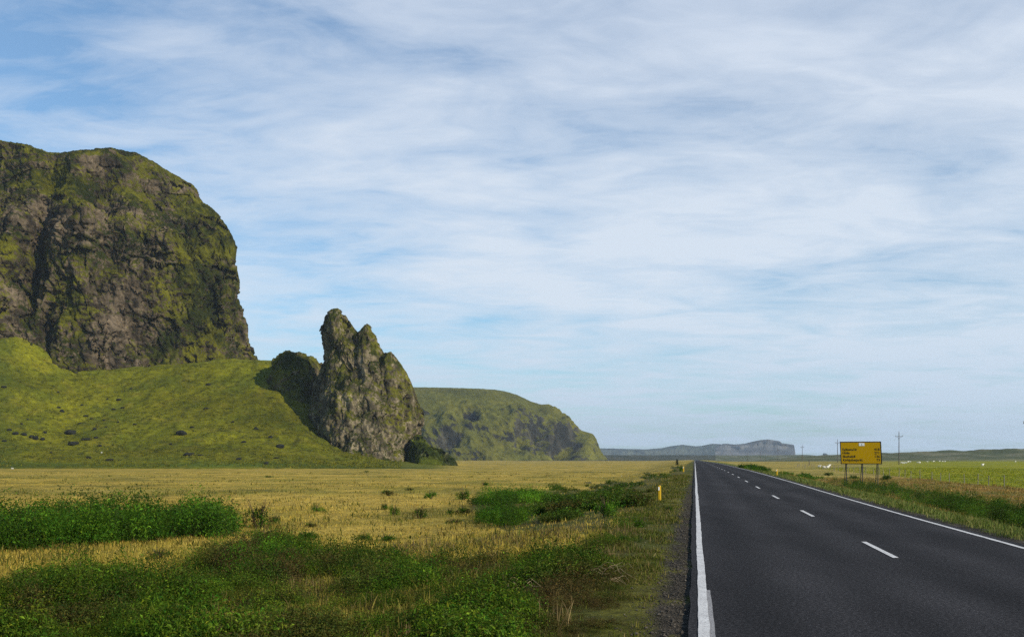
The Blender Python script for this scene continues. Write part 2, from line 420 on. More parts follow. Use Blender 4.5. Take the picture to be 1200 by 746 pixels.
# ------------------------------------------------------------------ cliffs
def stack(levels, Yref, nu, nv, n=2.6, wfun=None, cap=.25):
    """closed rock body from plan outlines stacked by height. levels: (row, left col, right col, front Y, back Y), bottom to top"""
    L = np.array(levels, float)
    z = CAMZ + (YH - L[:, 0]) / F * (L[:, 3] + .3 * (L[:, 4] - L[:, 3]))
    xl, xr = (L[:, 1] - CX) / F * Yref, (L[:, 2] - CX) / F * Yref
    yf, yb = L[:, 3], L[:, 4]
    # vertical parameter follows the height, then closes over the top
    s = np.concatenate([[0], np.cumsum(np.hypot(np.diff(z), .35 * np.diff(xr)))])
    q = np.linspace(0, s[-1], nv)
    Z, XL, XR, YF, YB = (np.interp(q, s, v) for v in (z, xl, xr, yf, yb)); want = np.interp(q, s, L[:, 2])
    nq = np.full(nv, float(n)) if np.isscalar(n) else np.interp(Z, z, n)
    ta = np.linspace(0, 2 * math.pi, 200)[None, :]; tx = np.sign(np.cos(ta)) * np.abs(np.cos(ta)) ** (2 / nq[:, None]); ty = np.sign(np.sin(ta)) * np.abs(np.sin(ta)) ** (2 / nq[:, None])
    for it in range(6):
        px = CX + F * ((XL + XR) / 2)[:, None] / (((YF + YB) / 2)[:, None] + (YB - YF)[:, None] / 2 * ty) + F * ((XR - XL) / 2)[:, None] * tx / (((YF + YB) / 2)[:, None] + (YB - YF)[:, None] / 2 * ty)
        XR = np.maximum(XR + (want - px.max(1)) / F * (YF + YB) / 2, XL + 1.0)
    ncap = max(6, int(nv * cap)); tc = np.linspace(0, 1, ncap + 1)[1:]
    XC, YC = (XL + XR) / 2, (YF + YB) / 2
    RX, RY = (XR - XL) / 2, (YB - YF) / 2
    dz = .06 * min(RX[-1], RY[-1])
    Z = np.concatenate([Z, Z[-1] + dz * np.sin(tc * math.pi / 2)])
    kk = np.maximum(1 - tc, .004)
    RX = np.concatenate([RX, RX[-1] * kk]); RY = np.concatenate([RY, RY[-1] * kk])
    XC = np.concatenate([XC, np.full(ncap, XC[-1])]); YC = np.concatenate([YC, np.full(ncap, YC[-1])])
    th = np.linspace(0, 2 * math.pi, 4001)[:-1]
    m = nv // 2
    nr = np.full(len(Z), float(n)) if np.isscalar(n) else np.interp(Z, z, n)
    n = float(nr[m]); nr = nr[:, None]
    ex = np.sign(np.cos(th)) * np.abs(np.cos(th)) ** (2 / n); ey = np.sign(np.sin(th)) * np.abs(np.sin(th)) ** (2 / n)
    px_, py_ = XC[m] + RX[m] * ex, YC[m] + RY[m] * ey
    seg = np.hypot(np.diff(px_, append=px_[0]), np.diff(py_, append=py_[0]))
    ey0 = ey
    w = np.where(ey < .35, 1.0, .12)
    if wfun is not None: w = w * wfun(CX + F * px_ / py_)
    cum = np.concatenate([[0], np.cumsum(seg * w)])
    tt = np.interp(np.linspace(0, cum[-1], nu + 1)[:-1], cum, np.append(th, 2 * math.pi))
    ct, st_ = np.cos(tt)[None, :], np.sin(tt)[None, :]
    ex = np.sign(ct) * np.abs(ct) ** (2 / nr); ey = np.sign(st_) * np.abs(st_) ** (2 / nr)
    P = np.stack([XC[:, None] + RX[:, None] * ex, YC[:, None] + RY[:, None] * ey, Z[:, None] + 0 * ex], -1)
    return P
def normals(P):
    du = np.roll(P, -1, 1) - np.roll(P, 1, 1); dv = np.gradient(P, axis=0)
    n = np.cross(du, dv); l = np.linalg.norm(n, axis=-1, keepdims=True)
    return n / np.maximum(l, 1e-9)
def facets(P, cell, zs, seed):
    """broken planar faces: each jittered cell tilts its own way; returns a displacement in metres"""
    sh = P.shape[:-1]; Q = (P.reshape(-1, 3) / np.array([cell, cell, cell * zs])).astype(np.float32)
    # warp the cell borders a little
    Q = Q + .22 * np.stack([fbm(Q[:, 0] * 1.7, Q[:, 1] * 1.7, Q[:, 2] * 1.7 + k * 9, 2) for k in range(3)], -1).astype(np.float32)
    I = np.floor(Q).astype(np.int32); best = np.full(len(Q), 9e9, np.float32); val = np.zeros(len(Q), np.float32)
    for a in (-1, 0, 1):
        for b_ in (-1, 0, 1):
            for c_ in (-1, 0, 1):
                J = I + np.array([a, b_, c_], np.int32)
                h = _perm[_perm[_perm[(J[:, 0] + seed) & 255] + (J[:, 1] & 255)] + (J[:, 2] & 255)]
                D = Q - (J + .5 + .42 * np.stack([_gx[h], _gy[h], _gz[h]], -1))
                dd = (D * D).sum(1); m = dd < best
                best = np.where(m, dd, best); h2 = _perm[h + 7]
                val = np.where(m, D[:, 0] * _gx[h2] + D[:, 1] * _gy[h2] + D[:, 2] * _gz[h2] + .35 * _gx[_perm[h + 3]], val)
    return (val * cell).reshape(sh)
def scr(P): return CX + F * P[..., 0] / P[..., 1], YH - F * (P[..., 2] - CAMZ) / P[..., 1]
def g2(px, py, cx, cy, sx, sy, rot=0):
    r = math.radians(rot); dx, dy = px - cx, py - cy
    a, bq = dx * math.cos(r) + dy * math.sin(r), -dx * math.sin(r) + dy * math.cos(r)
    return np.exp(-(a / sx) ** 2 - (bq / sy) ** 2)

def c3(*c): return np.array(c)
def shade_rock(P, Nn, s, grass_bias, rock_a, rock_b, gr_a, gr_b, strata=0.0):
    X, Y, Z = P[..., 0], P[..., 1], P[..., 2]
    T = lambda a: a[..., None]
    n = fbm(X / (18 * s), Y / (18 * s), Z / (18 * s), 5); nf = fbm(X / (4 * s), Y / (4 * s), Z / (4 * s), 4)
    gm = sm(-.06, .16, (Nn[..., 2] - .34) * 1.1 + .55 * n + .35 * nf + grass_bias)
    rk = lerp(rock_a, rock_b, T(sm(-.4, .5, fbm(X / (10 * s), Y / (10 * s), Z / (16 * s), 5) + .5 * nf)))
    if strata: rk = lerp(rk, rock_b * 1.25, T(strata * sm(.1, .5, fbm(X / (60 * s), Y / (60 * s), Z / (3.2 * s), 3))))
    gr = lerp(gr_a, gr_b, T(sm(-.4, .5, fbm(X / (26 * s), Y / (26 * s), Z / (26 * s), 4) + .5 * nf)))
    return np.clip(lerp(rk, gr, T(gm)), .002, 1)

# --- the big headland cliff on the left
lv = [(470, -420, 312, 606, 930), (440, -420, 306, 612, 930), (425, -420, 300, 618, 930), (410, -418, 293, 620, 930), (395, -416, 289, 622, 930),
      (372, -414, 287, 626, 930), (345, -410, 281, 631, 930), (322, -408, 274, 638, 928), (308, -406, 273, 642, 926), (290, -404, 275, 645, 924),
      (270, -400, 267, 651, 920), (250, -396, 250, 659, 915), (232, -390, 233, 668, 910), (216, -380, 226, 676, 900), (204, -370, 206, 684, 890),
      (192, -360, 186, 690, 880), (182, -350, 168, 696, 870), (177, -340, 150, 702, 860)]
lv = [(a + 2, l_, r_ + 4 + (6 if a < 260 else 0), f_, b_) for (a, l_, r_, f_, b_) in lv]
Pm = stack(lv, 690, 900, 560, 2.7, lambda p: np.where((p > -70) & (p < 330), 1.0, .12), .18)
Nn = normals(Pm); px, py = scr(Pm)
X, Y, Z = Pm[..., 0], Pm[..., 1], Pm[..., 2]
d = 19 * fbm(X / 80, Y / 80, Z / 95, 2) + 19 * (ridged(X / 50, Y / 50, Z / 110 + X / 150 + 2, 2) - .62)
d += -30 * g2(px, py, 40, 300, 13, 70, 12) - 15 * g2(px, py, 52, 385, 9, 40, 5)
d += -16 * g2(px, py, 128, 228, 9, 26, -20) + 10 * g2(px, py, 95, 300, 24, 60) + 9 * g2(px, py, 90, 262, 32, 20)
d += 9 * g2(px, py, 215, 290, 60, 26, 50) - 11 * g2(px, py, 190, 330, 10, 70, -28) + 8 * g2(px, py, 135, 390, 38, 42)
d += -8 * g2(px, py, 190, 395, 16, 45, -8) + 6 * g2(px, py, 160, 205, 40, 16, 20) - 1.5 * g2(px, py, 270, 330, 8, 25, 10)
Pm = Pm + Nn * d[..., None]
Z2 = Pm[..., 2]
dzt = np.interp(px, [-200, 0, 30, 65, 95, 130, 160, 260], [-2, -6, -4, -5, -1.5, 1.0, 0, 0])
PROF = ([-400, -60, 0, 30, 62, 90, 130, 160, 178, 200, 228, 235, 254, 270, 279, 296, 340], [160, 160, 166, 172, 182, 178, 175, 180, 190, 204, 219, 233, 250, 268, 284, 292, 300])
def under(P, keep):
    px, py = scr(P); zm = CAMZ + (YH - np.interp(px, *PROF)) / F * P[..., 1]
    P[..., 2] = np.where((P[..., 2] > zm) & (P[..., 1] < 900), zm + keep * (P[..., 2] - zm), P[..., 2])
    px, py = scr(P); pm = np.interp(py, [230, 270, 290, 310, 322, 345, 375, 395, 425, 450], [236, 268, 277, 275, 276, 283, 289, 291, 301, 312])
    P[..., 0] = np.where((px > pm) & (py > 255), (pm + keep * (px - pm) - CX) / F * P[..., 1], P[..., 0])
under(Pm, .12)
Nn = normals(Pm); X, Y, Z = Pm[..., 0], Pm[..., 1], Pm[..., 2]
strat = sm(150, 120, px) * sm(300, 240, py)
damp = 1 - .55 * sm(150, 195, Z)
Pm = Pm + Nn * (damp * (.15 * facets(Pm, 19, 1.8, 3) + .11 * facets(Pm, 7, 1.4, 9)))[..., None]; Nn = normals(Pm)
d = 3.8 * (ridged(X / 19 + Z / 60, Y / 19, Z / 40 + 5, 4) - .62) + 2.6 * fbm(X / 16, Y / 16, Z / 15, 4, .5) - 1.8 * np.maximum(0, .25 - np.abs(fbm(X / 11 + Z / 30, Y / 11, Z / 22, 3))) * 4
d += (.8 + 3.0 * strat) * fbm(X / 70, Y / 70, Z / 5.5, 3)
Pm = Pm + Nn * (d * damp)[..., None]; under(Pm, .4)
Nn = normals(Pm); X, Y, Z = Pm[..., 0], Pm[..., 1], Pm[..., 2]
d = 1.1 * fbm(X / 4.2, Y / 4.2, Z / 5.5, 4, .6) + 1.2 * (ridged(X / 5, Y / 5, Z / 9, 3) - .62)
Pm = Pm + Nn * d[..., None]
Nn = normals(Pm); px, py = scr(Pm)
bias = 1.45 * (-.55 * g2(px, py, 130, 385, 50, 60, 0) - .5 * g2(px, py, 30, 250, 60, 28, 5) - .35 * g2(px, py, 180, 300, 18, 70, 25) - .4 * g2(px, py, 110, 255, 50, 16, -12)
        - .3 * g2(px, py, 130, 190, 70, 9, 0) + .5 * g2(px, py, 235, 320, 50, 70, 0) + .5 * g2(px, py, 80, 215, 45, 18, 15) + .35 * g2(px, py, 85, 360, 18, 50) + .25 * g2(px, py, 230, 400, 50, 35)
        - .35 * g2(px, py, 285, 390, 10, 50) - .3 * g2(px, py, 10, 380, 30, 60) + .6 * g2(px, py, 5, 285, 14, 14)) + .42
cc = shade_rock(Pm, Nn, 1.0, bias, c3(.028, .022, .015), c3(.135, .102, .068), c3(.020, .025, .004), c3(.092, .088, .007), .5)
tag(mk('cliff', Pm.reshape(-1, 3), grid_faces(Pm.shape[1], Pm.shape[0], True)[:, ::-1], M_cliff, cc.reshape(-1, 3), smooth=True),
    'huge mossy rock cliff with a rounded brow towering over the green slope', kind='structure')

# --- the jagged pinnacle
PPROF = ([360, 368, 371, 374, 377, 381, 388, 395, 402, 408, 414, 419, 424, 430, 436, 442, 448, 453, 458, 462, 470, 478, 485, 490, 500],
         [410, 408, 400, 392, 380, 368, 363, 361.5, 365, 374, 385, 391, 385, 379.5, 384, 395, 406, 414, 412, 417, 428, 441, 457, 474, 490])
def rockbody(lv, Yref, nu, nv, n, amp, seed):
    P = stack(lv, Yref, nu, nv, n, None, .12)
    Nn = normals(P); X, Y, Z = P[..., 0] + seed, P[..., 1], P[..., 2]
    d = amp * (4.2 * fbm(X / 24, Y / 24, Z / 32, 3) + 2.2 * (ridged(X / 19 + Z / 45, Y / 19, Z / 38, 3) - .62))
    P = P + Nn * d[..., None]; Nn = normals(P)
    P = P + Nn * (amp * (.20 * facets(P, 12, 2.1, 5 + int(seed)) + .12 * facets(P, 4.5, 1.6, 17)))[..., None]; Nn = normals(P); X, Y, Z = P[..., 0] + seed, P[..., 1], P[..., 2]
    d = .7 * amp * (2.2 * (ridged(X / 7.5 - Z / 26, Y / 7.5, Z / 15, 4) - .62) + 1.5 * fbm(X / 7, Y / 7, Z / 8, 4, .55) - 3.2 * np.maximum(0, .22 - np.abs(fbm(X / 6 + Z / 22, Y / 6, Z / 15, 3))))
    P = P + Nn * d[..., None]; Nn = normals(P); X, Y, Z = P[..., 0], P[..., 1], P[..., 2]
    if seed < 100:
        px, py = scr(P); zm = CAMZ + (YH - np.interp(px, *PPROF)) / F * P[..., 1]
        P[..., 2] = np.where(P[..., 2] > zm, zm + .15 * (P[..., 2] - zm), P[..., 2]); Nn = normals(P)
    return P + Nn * (amp * .6 * fbm(X / 2.4, Y / 2.4, Z / 3.4, 3, .6))[..., None]
bodies = [
    ([(556, 362, 496, 530, 640), (533, 366, 492, 536, 636), (505, 366, 492, 542, 630), (478, 366, 490, 547, 624), (455, 368, 483, 551, 618), (436, 370, 473, 555, 612), (420, 371, 462, 559, 606),
      (408, 373, 446, 562, 600), (396, 375, 424, 565, 594), (385, 377, 414, 567, 590), (375, 378, 408, 569, 586), (368, 381, 403, 571, 583), (364, 386, 398, 573, 580)], 575, 420, 330, [2.4, 2.4, 2.4, 2.3, 2.2, 2.0, 1.7, 1.45, 1.3, 1.25, 1.25, 1.3, 1.5], 1.0, 0),
    ([(545, 404, 474, 556, 606), (460, 408, 470, 554, 600), (430, 404, 459, 556, 594), (405, 409, 449, 560, 590), (395, 413, 444, 563, 587), (387, 419, 438, 566, 583), (381, 426, 432, 569, 579)], 572, 180, 150, 1.3, .75, 40),
    ([(545, 436, 486, 558, 606), (480, 440, 487, 554, 604), (445, 440, 480, 556, 602), (428, 443, 471, 560, 598), (418, 449, 463, 564, 590), (413, 455, 459, 567, 584)], 574, 180, 130, 1.5, .75, 80),
    ([(545, 296, 398, 580, 680), (500, 300, 392, 588, 672), (470, 308, 386, 592, 664), (440, 317, 380, 598, 656), (425, 321, 376, 602, 650), (417, 325, 362, 606, 644), (413, 332, 352, 612, 636)], 612, 260, 180, 2.4, .8, 120),
    ([(552, 466, 535, 536, 600), (538, 472, 527, 540, 596), (527, 477, 515, 544, 590), (518, 481, 504, 550, 584), (511, 484, 496, 556, 578)], 560, 220, 120, 2.0, .9, 160),
    ([(545, 322, 372, 566, 620), (520, 326, 366, 571, 614), (500, 329, 358, 576, 608), (487, 333, 350, 581, 602), (479, 337, 344, 586, 598)], 592, 140, 90, 2.2, .6, 200)]
PV, PF, PC, off = [], [], [], 0
for bi, bdy in enumerate(bodies):
    P = rockbody(*bdy); Nn = normals(P); px, py = scr(P)
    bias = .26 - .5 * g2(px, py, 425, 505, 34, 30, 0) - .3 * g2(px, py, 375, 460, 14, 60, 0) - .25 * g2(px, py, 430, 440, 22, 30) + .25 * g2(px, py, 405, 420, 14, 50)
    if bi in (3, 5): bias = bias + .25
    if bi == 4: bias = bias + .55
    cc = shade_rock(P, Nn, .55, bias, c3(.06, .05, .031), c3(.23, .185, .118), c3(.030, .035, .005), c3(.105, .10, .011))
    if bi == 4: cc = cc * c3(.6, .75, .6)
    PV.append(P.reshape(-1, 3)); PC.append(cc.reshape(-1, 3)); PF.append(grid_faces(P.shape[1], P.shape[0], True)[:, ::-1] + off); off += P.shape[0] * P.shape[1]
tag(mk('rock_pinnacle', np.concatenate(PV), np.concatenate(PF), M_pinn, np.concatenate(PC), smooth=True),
    'jagged twin peaked rock pinnacle standing at the end of the green slope', kind='structure')

# --- the flat topped headland behind
lv = [(548, 240, 728, 1880, 2900), (541, 240, 719, 1890, 2900), (532, 240, 710, 1905, 2890), (520, 240, 699, 1925, 2880), (508, 240, 686, 1950, 2870), (498, 240, 677, 1975, 2860), (491, 240, 671, 1995, 2850),
      (484, 240, 664, 2015, 2840), (477, 240, 652, 2040, 2820), (470, 240, 638, 2075, 2800), (464, 240, 622, 2120, 2780), (460.5, 240, 606, 2180, 2740)]
lv = [(a, l_, r_ - float(np.interp(a, [460, 470, 485, 500, 512, 530], [14, 16, 8, 3, 6, 3])), f_, b_) for (a, l_, r_, f_, b_) in lv]
Pm = stack(lv, 2100, 620, 240, [2.5, 2.5, 2.5, 2.5, 2.6, 2.7, 2.8, 3.0, 3.3, 3.8, 4.6, 6.0], lambda p: np.where((p > 470) & (p < 740), 1.0, .1), .2)
Nn = normals(Pm); px, py = scr(Pm); X, Y, Z = Pm[..., 0], Pm[..., 1], Pm[..., 2]
lowz = sm(128, 100, Z)
lowz = lowz * (1 - .55 * sm(655, 690, px)); d = lowz * (26 * fbm(X / 150, Y / 150, Z / 120, 3) + 34 * (ridged(X / 120 + Z / 200, Y / 120, Z / 200, 3) - .62))
d += -60 * g2(px, py, 551, 489, 7, 9, -30) - 40 * g2(px, py, 507, 482, 14, 6) - 36 * g2(px, py, 530, 516, 14, 7, -20) - 26 * g2(px, py, 612, 512, 9, 12) - 34 * g2(px, py, 633, 508, 8, 18, -15)
d += -60 * g2(px, py, 663, 522, 13, 13, 35) + 14 * g2(px, py, 648, 510, 6, 22, -10) + 14 * g2(px, py, 688, 515, 8, 18, -25) - 14 * g2(px, py, 617, 480, 10, 4, 35)
Pm = Pm + Nn * d[..., None]; Nn = normals(Pm); X, Y, Z = Pm[..., 0], Pm[..., 1], Pm[..., 2]
d = lowz * (6 * fbm(X / 34, Y / 34, Z / 40, 4) + 5 * (ridged(X / 26, Y / 26, Z / 50, 3) - .62)) + 1.2 * fbm(X / 12, Y / 12, Z / 12, 3)
Pm = Pm + Nn * d[..., None]; Nn = normals(Pm); px, py = scr(Pm)
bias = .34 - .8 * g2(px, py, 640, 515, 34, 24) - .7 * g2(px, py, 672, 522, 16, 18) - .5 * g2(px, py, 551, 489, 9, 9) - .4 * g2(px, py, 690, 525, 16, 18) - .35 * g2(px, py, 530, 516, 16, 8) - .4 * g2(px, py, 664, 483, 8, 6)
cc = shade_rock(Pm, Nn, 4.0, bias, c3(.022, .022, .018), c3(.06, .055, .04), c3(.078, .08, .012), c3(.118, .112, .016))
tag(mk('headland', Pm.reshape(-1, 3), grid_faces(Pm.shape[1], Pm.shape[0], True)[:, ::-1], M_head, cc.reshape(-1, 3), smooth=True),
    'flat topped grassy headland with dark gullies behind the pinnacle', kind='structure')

# --- far mountains
def far_ridge(name, cols, rows, Yb, depth, base, label, rc, seed):
    pxs = np.linspace(cols[0], cols[-1], 420); rr = np.interp(pxs, cols, rows) + .25 * fbm(pxs / 7, 0 * pxs + seed, 0, 3)
    ts = np.linspace(0, 1, 60)
    H = np.maximum(CAMZ + (YH - rr) / F * (Yb + .45 * depth) - base, 1)
    shp = np.interp(ts, [0, .06, .16, .3, .5, .8, 1], [0, .25, .55, .85, 1, .96, 0])
    Xg = ((pxs - CX) / F * (Yb + .45 * depth))[None, :] + 0 * ts[:, None]; Yg = (Yb + depth * ts)[:, None] + 0 * pxs[None, :]
    Zg = base + H[None, :] * shp[:, None]
    nn = fbm(Xg / 420, Yg / 420, seed, 4); r2 = ridged(Xg / 260, Yg / 900, seed, 3) - .6
    Yn_ = Yg + (nn * .22 + r2 * .3) * depth * np.sin(np.pi * ts)[:, None] * (ts < .45)[:, None]
    Xg = ((pxs - CX) / F)[None, :] * Yn_; Yg = Yn_
    c = lerp(rc[0], rc[1], sm(-.4, .4, fbm(Xg / 300, Zg / 60, Yg / 300, 4))[..., None])
    P = np.stack([Xg, Yg, Zg], -1)
    return tag(mk(name, P.reshape(-1, 3), grid_faces(len(pxs), len(ts)), M_far, c.reshape(-1, 3), smooth=True), label, kind='structure')
far_ridge('far_hills', [640, 690, 716, 735, 757, 775, 785, 800, 815, 822, 835, 845, 852, 868, 880], [524, 524.5, 525, 525.5, 526, 524.5, 522.5, 520.5, 522.5, 522, 519.3, 520, 521.5, 528, 534], 7600, 900, -9,
          'low blue hills on the horizon left of the flat mountain', (c3(.035, .05, .035), c3(.075, .085, .055)), 3.0)
far_ridge('far_mountain', [838, 847, 849, 860, 872, 885, 893, 900, 908, 914, 916, 922, 928, 930.5, 931.5, 932.5], [524, 519.5, 519.2, 520.2, 519.4, 516.2, 514.8, 514.3, 515.3, 516.6, 518.6, 519.6, 520.3, 521, 527, 535], 6700, 900, -9,
          'grey blue flat topped mountain ending in a cliff beyond the road', (c3(.055, .056, .058), c3(.12, .115, .108)), 8.0)
P = stack([(537, 966, 973, 6900, 7000), (534.5, 967, 971.5, 6910, 6990), (532.5, 967.3, 969.8, 6920, 6980), (531, 967.6, 968.6, 6930, 6970)], 6900, 40, 24, 2)
P = P + normals(P) * (4 * fbm(P[..., 0] / 12, P[..., 1] / 12, P[..., 2] / 12, 3))[..., None]
tag(mk('sea_stack', P.reshape(-1, 3), grid_faces(P.shape[1], P.shape[0], True)[:, ::-1], M_far, np.full((P.shape[0] * P.shape[1], 3), .06), smooth=True),
    'tiny dark rock stack on the horizon left of the yellow sign', kind='structure')

# ------------------------------------------------------------------ vegetation
def clump(n, seed, L=.16, lobes=7, tall=1.0, slim=1.0):
    """leafy clump of unit radius and height: n leaves as folded quads, (n,4,3)"""
    g = np.random.default_rng(seed)
    lc = np.stack([g.uniform(-.62, .62, lobes), g.uniform(-.62, .62, lobes), g.uniform(.15, .62, lobes) * tall], -1)
    lr = g.uniform(.22, .46, lobes)
    k = g.integers(0, lobes, n)
    v = g.normal(size=(n, 3)); v /= np.linalg.norm(v, axis=1)[:, None]
    c = lc[k] + v * (lr[k] * g.uniform(.35, 1.08, n) ** .6)[:, None]
    c[:, 2] = np.abs(c[:, 2])
    up = v * .5 + np.array([0, 0, .7]) + g.normal(size=(n, 3)) * .55
    up /= np.linalg.norm(up, axis=1)[:, None]
    a = np.cross(up, g.normal(size=(n, 3))); a /= np.linalg.norm(a, axis=1)[:, None]
    bq = np.cross(up, a)
    l = (L * g.uniform(.6, 1.4, n))[:, None]; w = l * (g.uniform(.42, .62, n) * slim)[:, None]
    q = np.stack([c - a * l * .5, c + bq * w * .5 + up * l * .12, c + a * l * .5 - up * l * .1, c - bq * w * .5 + up * l * .12], 1)
    return q
TEMPL = [clump(170, 100 + i, .17, 6 + i % 4) for i in range(10)]
TEMPL_FINE = [clump(330, 200 + i, (.085, .13)[i % 2], 9 + i % 4, 1.0 + .25 * (i % 3), (1.0, .42)[i % 2]) for i in range(10)]
GREENS = np.array([(.028, .06, .006), (.042, .088, .007), (.07, .122, .009), (.10, .14, .012), (.055, .07, .012)])
BROWNS = np.array([(.07, .05, .018), (.10, .075, .024), (.055, .04, .015), (.07, .075, .018)])
def foliage(name, pos, rad, hgt, cols, mat=M_leaf, templ=TEMPL, seed=1, parent=None, jit=.35):
    g = np.random.default_rng(seed); Vs, Cs = [], []
    n = len(pos); k = g.integers(0, len(templ), n); an = g.uniform(0, 6.283, n)
    for ti, T in enumerate(templ):
        idx = np.where(k == ti)[0]
        if not len(idx): continue
        c, s = np.cos(an[idx])[:, None, None], np.sin(an[idx])[:, None, None]
        x, y, z = T[None, :, :, 0], T[None, :, :, 1], T[None, :, :, 2]
        Rr_, Hh = rad[idx][:, None, None], hgt[idx][:, None, None]
        W = np.stack([(c * x - s * y) * Rr_ + pos[idx, 0][:, None, None], (s * x + c * y) * Rr_ + pos[idx, 1][:, None, None], z * Hh + pos[idx, 2][:, None, None] + 0 * c], -1)
        jt = np.exp(g.normal(size=(len(idx), T.shape[0], 1)) * jit); hue = g.normal(size=(len(idx), T.shape[0], 1)) * .15
        cl = cols[idx][:, None, :] * jt * (1 + hue * np.array([1.0, 0, -.5]))
        Vs.append(W.reshape(-1, 3)); Cs.append(np.repeat(cl.reshape(-1, 3), 4, 0))
    V = np.concatenate(Vs); C = np.clip(np.concatenate(Cs), .003, .9)
    return mk(name, V, np.arange(len(V)).reshape(-1, 4), mat, C, parent)
def pick(pal, n, g): return pal[g.integers(0, len(pal), n)]
def blades(name, X, Y, Z, h, w, cols, nb=6, spread=.12, lean=.45, seed=3, parent=None, mat=M_grass):
    """tufts of nb bent blades; every blade three quads narrowing to its tip"""
    g = np.random.default_rng(seed); n = len(X) * nb
    bx = np.repeat(X, nb) + g.normal(size=n) * np.repeat(spread * np.ones(len(X)), nb)
    by = np.repeat(Y, nb) + g.normal(size=n) * np.repeat(spread * np.ones(len(X)), nb)
    bz = np.repeat(Z, nb) - .03
    hh = np.repeat(h, nb) * g.uniform(.45, 1.15, n); ww = np.repeat(w, nb) * g.uniform(.6, 1.3, n)
    az = g.uniform(0, 6.283, n); ln = np.abs(g.normal(size=n)) * lean
    dx, dy = np.cos(az) * ln * hh, np.sin(az) * ln * hh
    fa = g.uniform(0, 6.283, n); sx_, sy_ = np.cos(fa) * ww * .5, np.sin(fa) * ww * .5
    rows = []
    for t, k in ((0, 1.0), (.4, .85), (.75, .55), (1, .12)):
        cx, cy, cz = bx + dx * t ** 1.8, by + dy * t ** 1.8, bz + hh * (t - .25 * ln * t * t)
        rows += [np.stack([cx - sx_ * k, cy - sy_ * k, cz], -1), np.stack([cx + sx_ * k, cy + sy_ * k, cz], -1)]
    V = np.stack(rows, 1).reshape(-1, 3)
    q = np.array([(0, 1, 3, 2), (2, 3, 5, 4), (4, 5, 7, 6)])
    Q = (np.arange(n)[:, None, None] * 8 + q[None]).reshape(-1, 4)
    cl = np.repeat(cols, nb, 0) * np.exp(g.normal(size=(n, 1)) * .28)
    return mk(name, V, Q, mat, np.clip(np.repeat(cl, 8, 0), .003, .9), parent)

def scatter(poly, n, g, edge=0.0):
    poly = np.array(poly, float)
    x0, y0 = poly.min(0); x1, y1 = poly.max(0)
    out = []
    tot = 0
    while tot < n:
        x, y = g.uniform(x0, x1, n * 2), g.uniform(y0, y1, n * 2)
        e = edge * fbm(x / 26, y / 9, 2.2, 3)
        k = inside(poly, x + e, y + e * .35); out.append(np.stack([x[k], y[k]], -1)); tot += int(k.sum())
    o = np.concatenate(out)[:n]; return o[:, 0], o[:, 1]

# foreground undergrowth on the left verge
g = np.random.default_rng(21)
px_, py_ = scatter(polyA, 4600, g, 10)
polyE = [(545, 690), (600, 678), (740, 672), (745, 700), (730, 746), (722, 800), (500, 800), (510, 730)]
ex_, ey_ = scatter(polyE, 900, g, 12); px_, py_ = np.concatenate([px_, ex_]), np.concatenate([py_, ey_])
X, Y, Z = hit(px_, py_)
u = X - S * Y
k = (u < -.78 - .35 * g.random(len(u)))
X, Y, Z, px_, py_ = X[k], Y[k], Z[k], px_[k], py_[k]
n1 = fbm(X / 2.2, Y / 2.8, 1, 3); n2 = fbm(X / .9, Y / .9, 7, 2)
k = (n1 + .5 * n2 + g.normal(size=len(X)) * .12 > -.20 + .12 * sm(700, 640, py_)) | (inside(polyE, px_, py_) & (g.random(len(X)) < .7))
X, Y, Z, px_, py_, n1, n2 = (v[k] for v in (X, Y, Z, px_, py_, n1, n2))
hgt = np.clip(.31 + .6 * n1 + .2 * n2, .12, .9) * g.uniform(.8, 1.2, len(X))
near = sm(560, 760, px_)
hgt = hgt * (1 - .4 * near) * (1 - .6 * sm(-2.0, -.8, X - S * Y))
rad = np.clip(hgt * .85, .16, .42)
cols = pick(GREENS, len(X), g) * np.exp(.55 * fbm(X / 1.7, Y / 2.4, 33, 3))[:, None]
br = sm(.0, .5, fbm(X / 1.6, Y / 2.2, 12, 3) - .1 + .45 * g2(px_, py_, 650, 715, 110, 45) + .3 * g2(px_, py_, 700, 665, 50, 20) + .3 * g2(px_, py_, 280, 655, 25, 25) + .2 * g2(px_, py_, 40, 735, 40, 20))
cols = lerp(cols, pick(BROWNS, len(X), g), br[:, None])
tag(foliage('undergrowth', np.stack([X, Y, Z - .04], -1), rad, hgt, cols, templ=TEMPL_FINE, seed=31), 'dense dark green undergrowth covering the left verge in front', kind='stuff')
px_, py_ = scatter(polyB, 2300, g, 22)
X, Y, Z = hit(px_, py_); u = X - S * Y
k = (u < -2.0) & (fbm(X / 6, Y / 9, 3, 3) > -.02 + .35 * sm(600, 625, py_)); X, Y, Z, px_, py_ = X[k], Y[k], Z[k], px_[k], py_[k]
hgt = np.clip(.34 + .4 * fbm(X / 5, Y / 7, 1, 3), .12, .8) * g.uniform(.7, 1.2, len(X)); rad = np.clip(hgt * 1.0, .25, .8)
cols = pick(np.array([(.045, .085, .010), (.06, .105, .012), (.075, .115, .015), (.035, .065, .01)]), len(X), g)
cols = lerp(cols, pick(BROWNS, len(X), g), (sm(.1, .5, fbm(X / 5, Y / 5, 15, 3)) * .8)[:, None])
tag(foliage('undergrowth', np.stack([X, Y, Z - .04], -1), rad, hgt, cols, seed=32), 'bright green low undergrowth spreading beside the yellow marker post', kind='stuff')

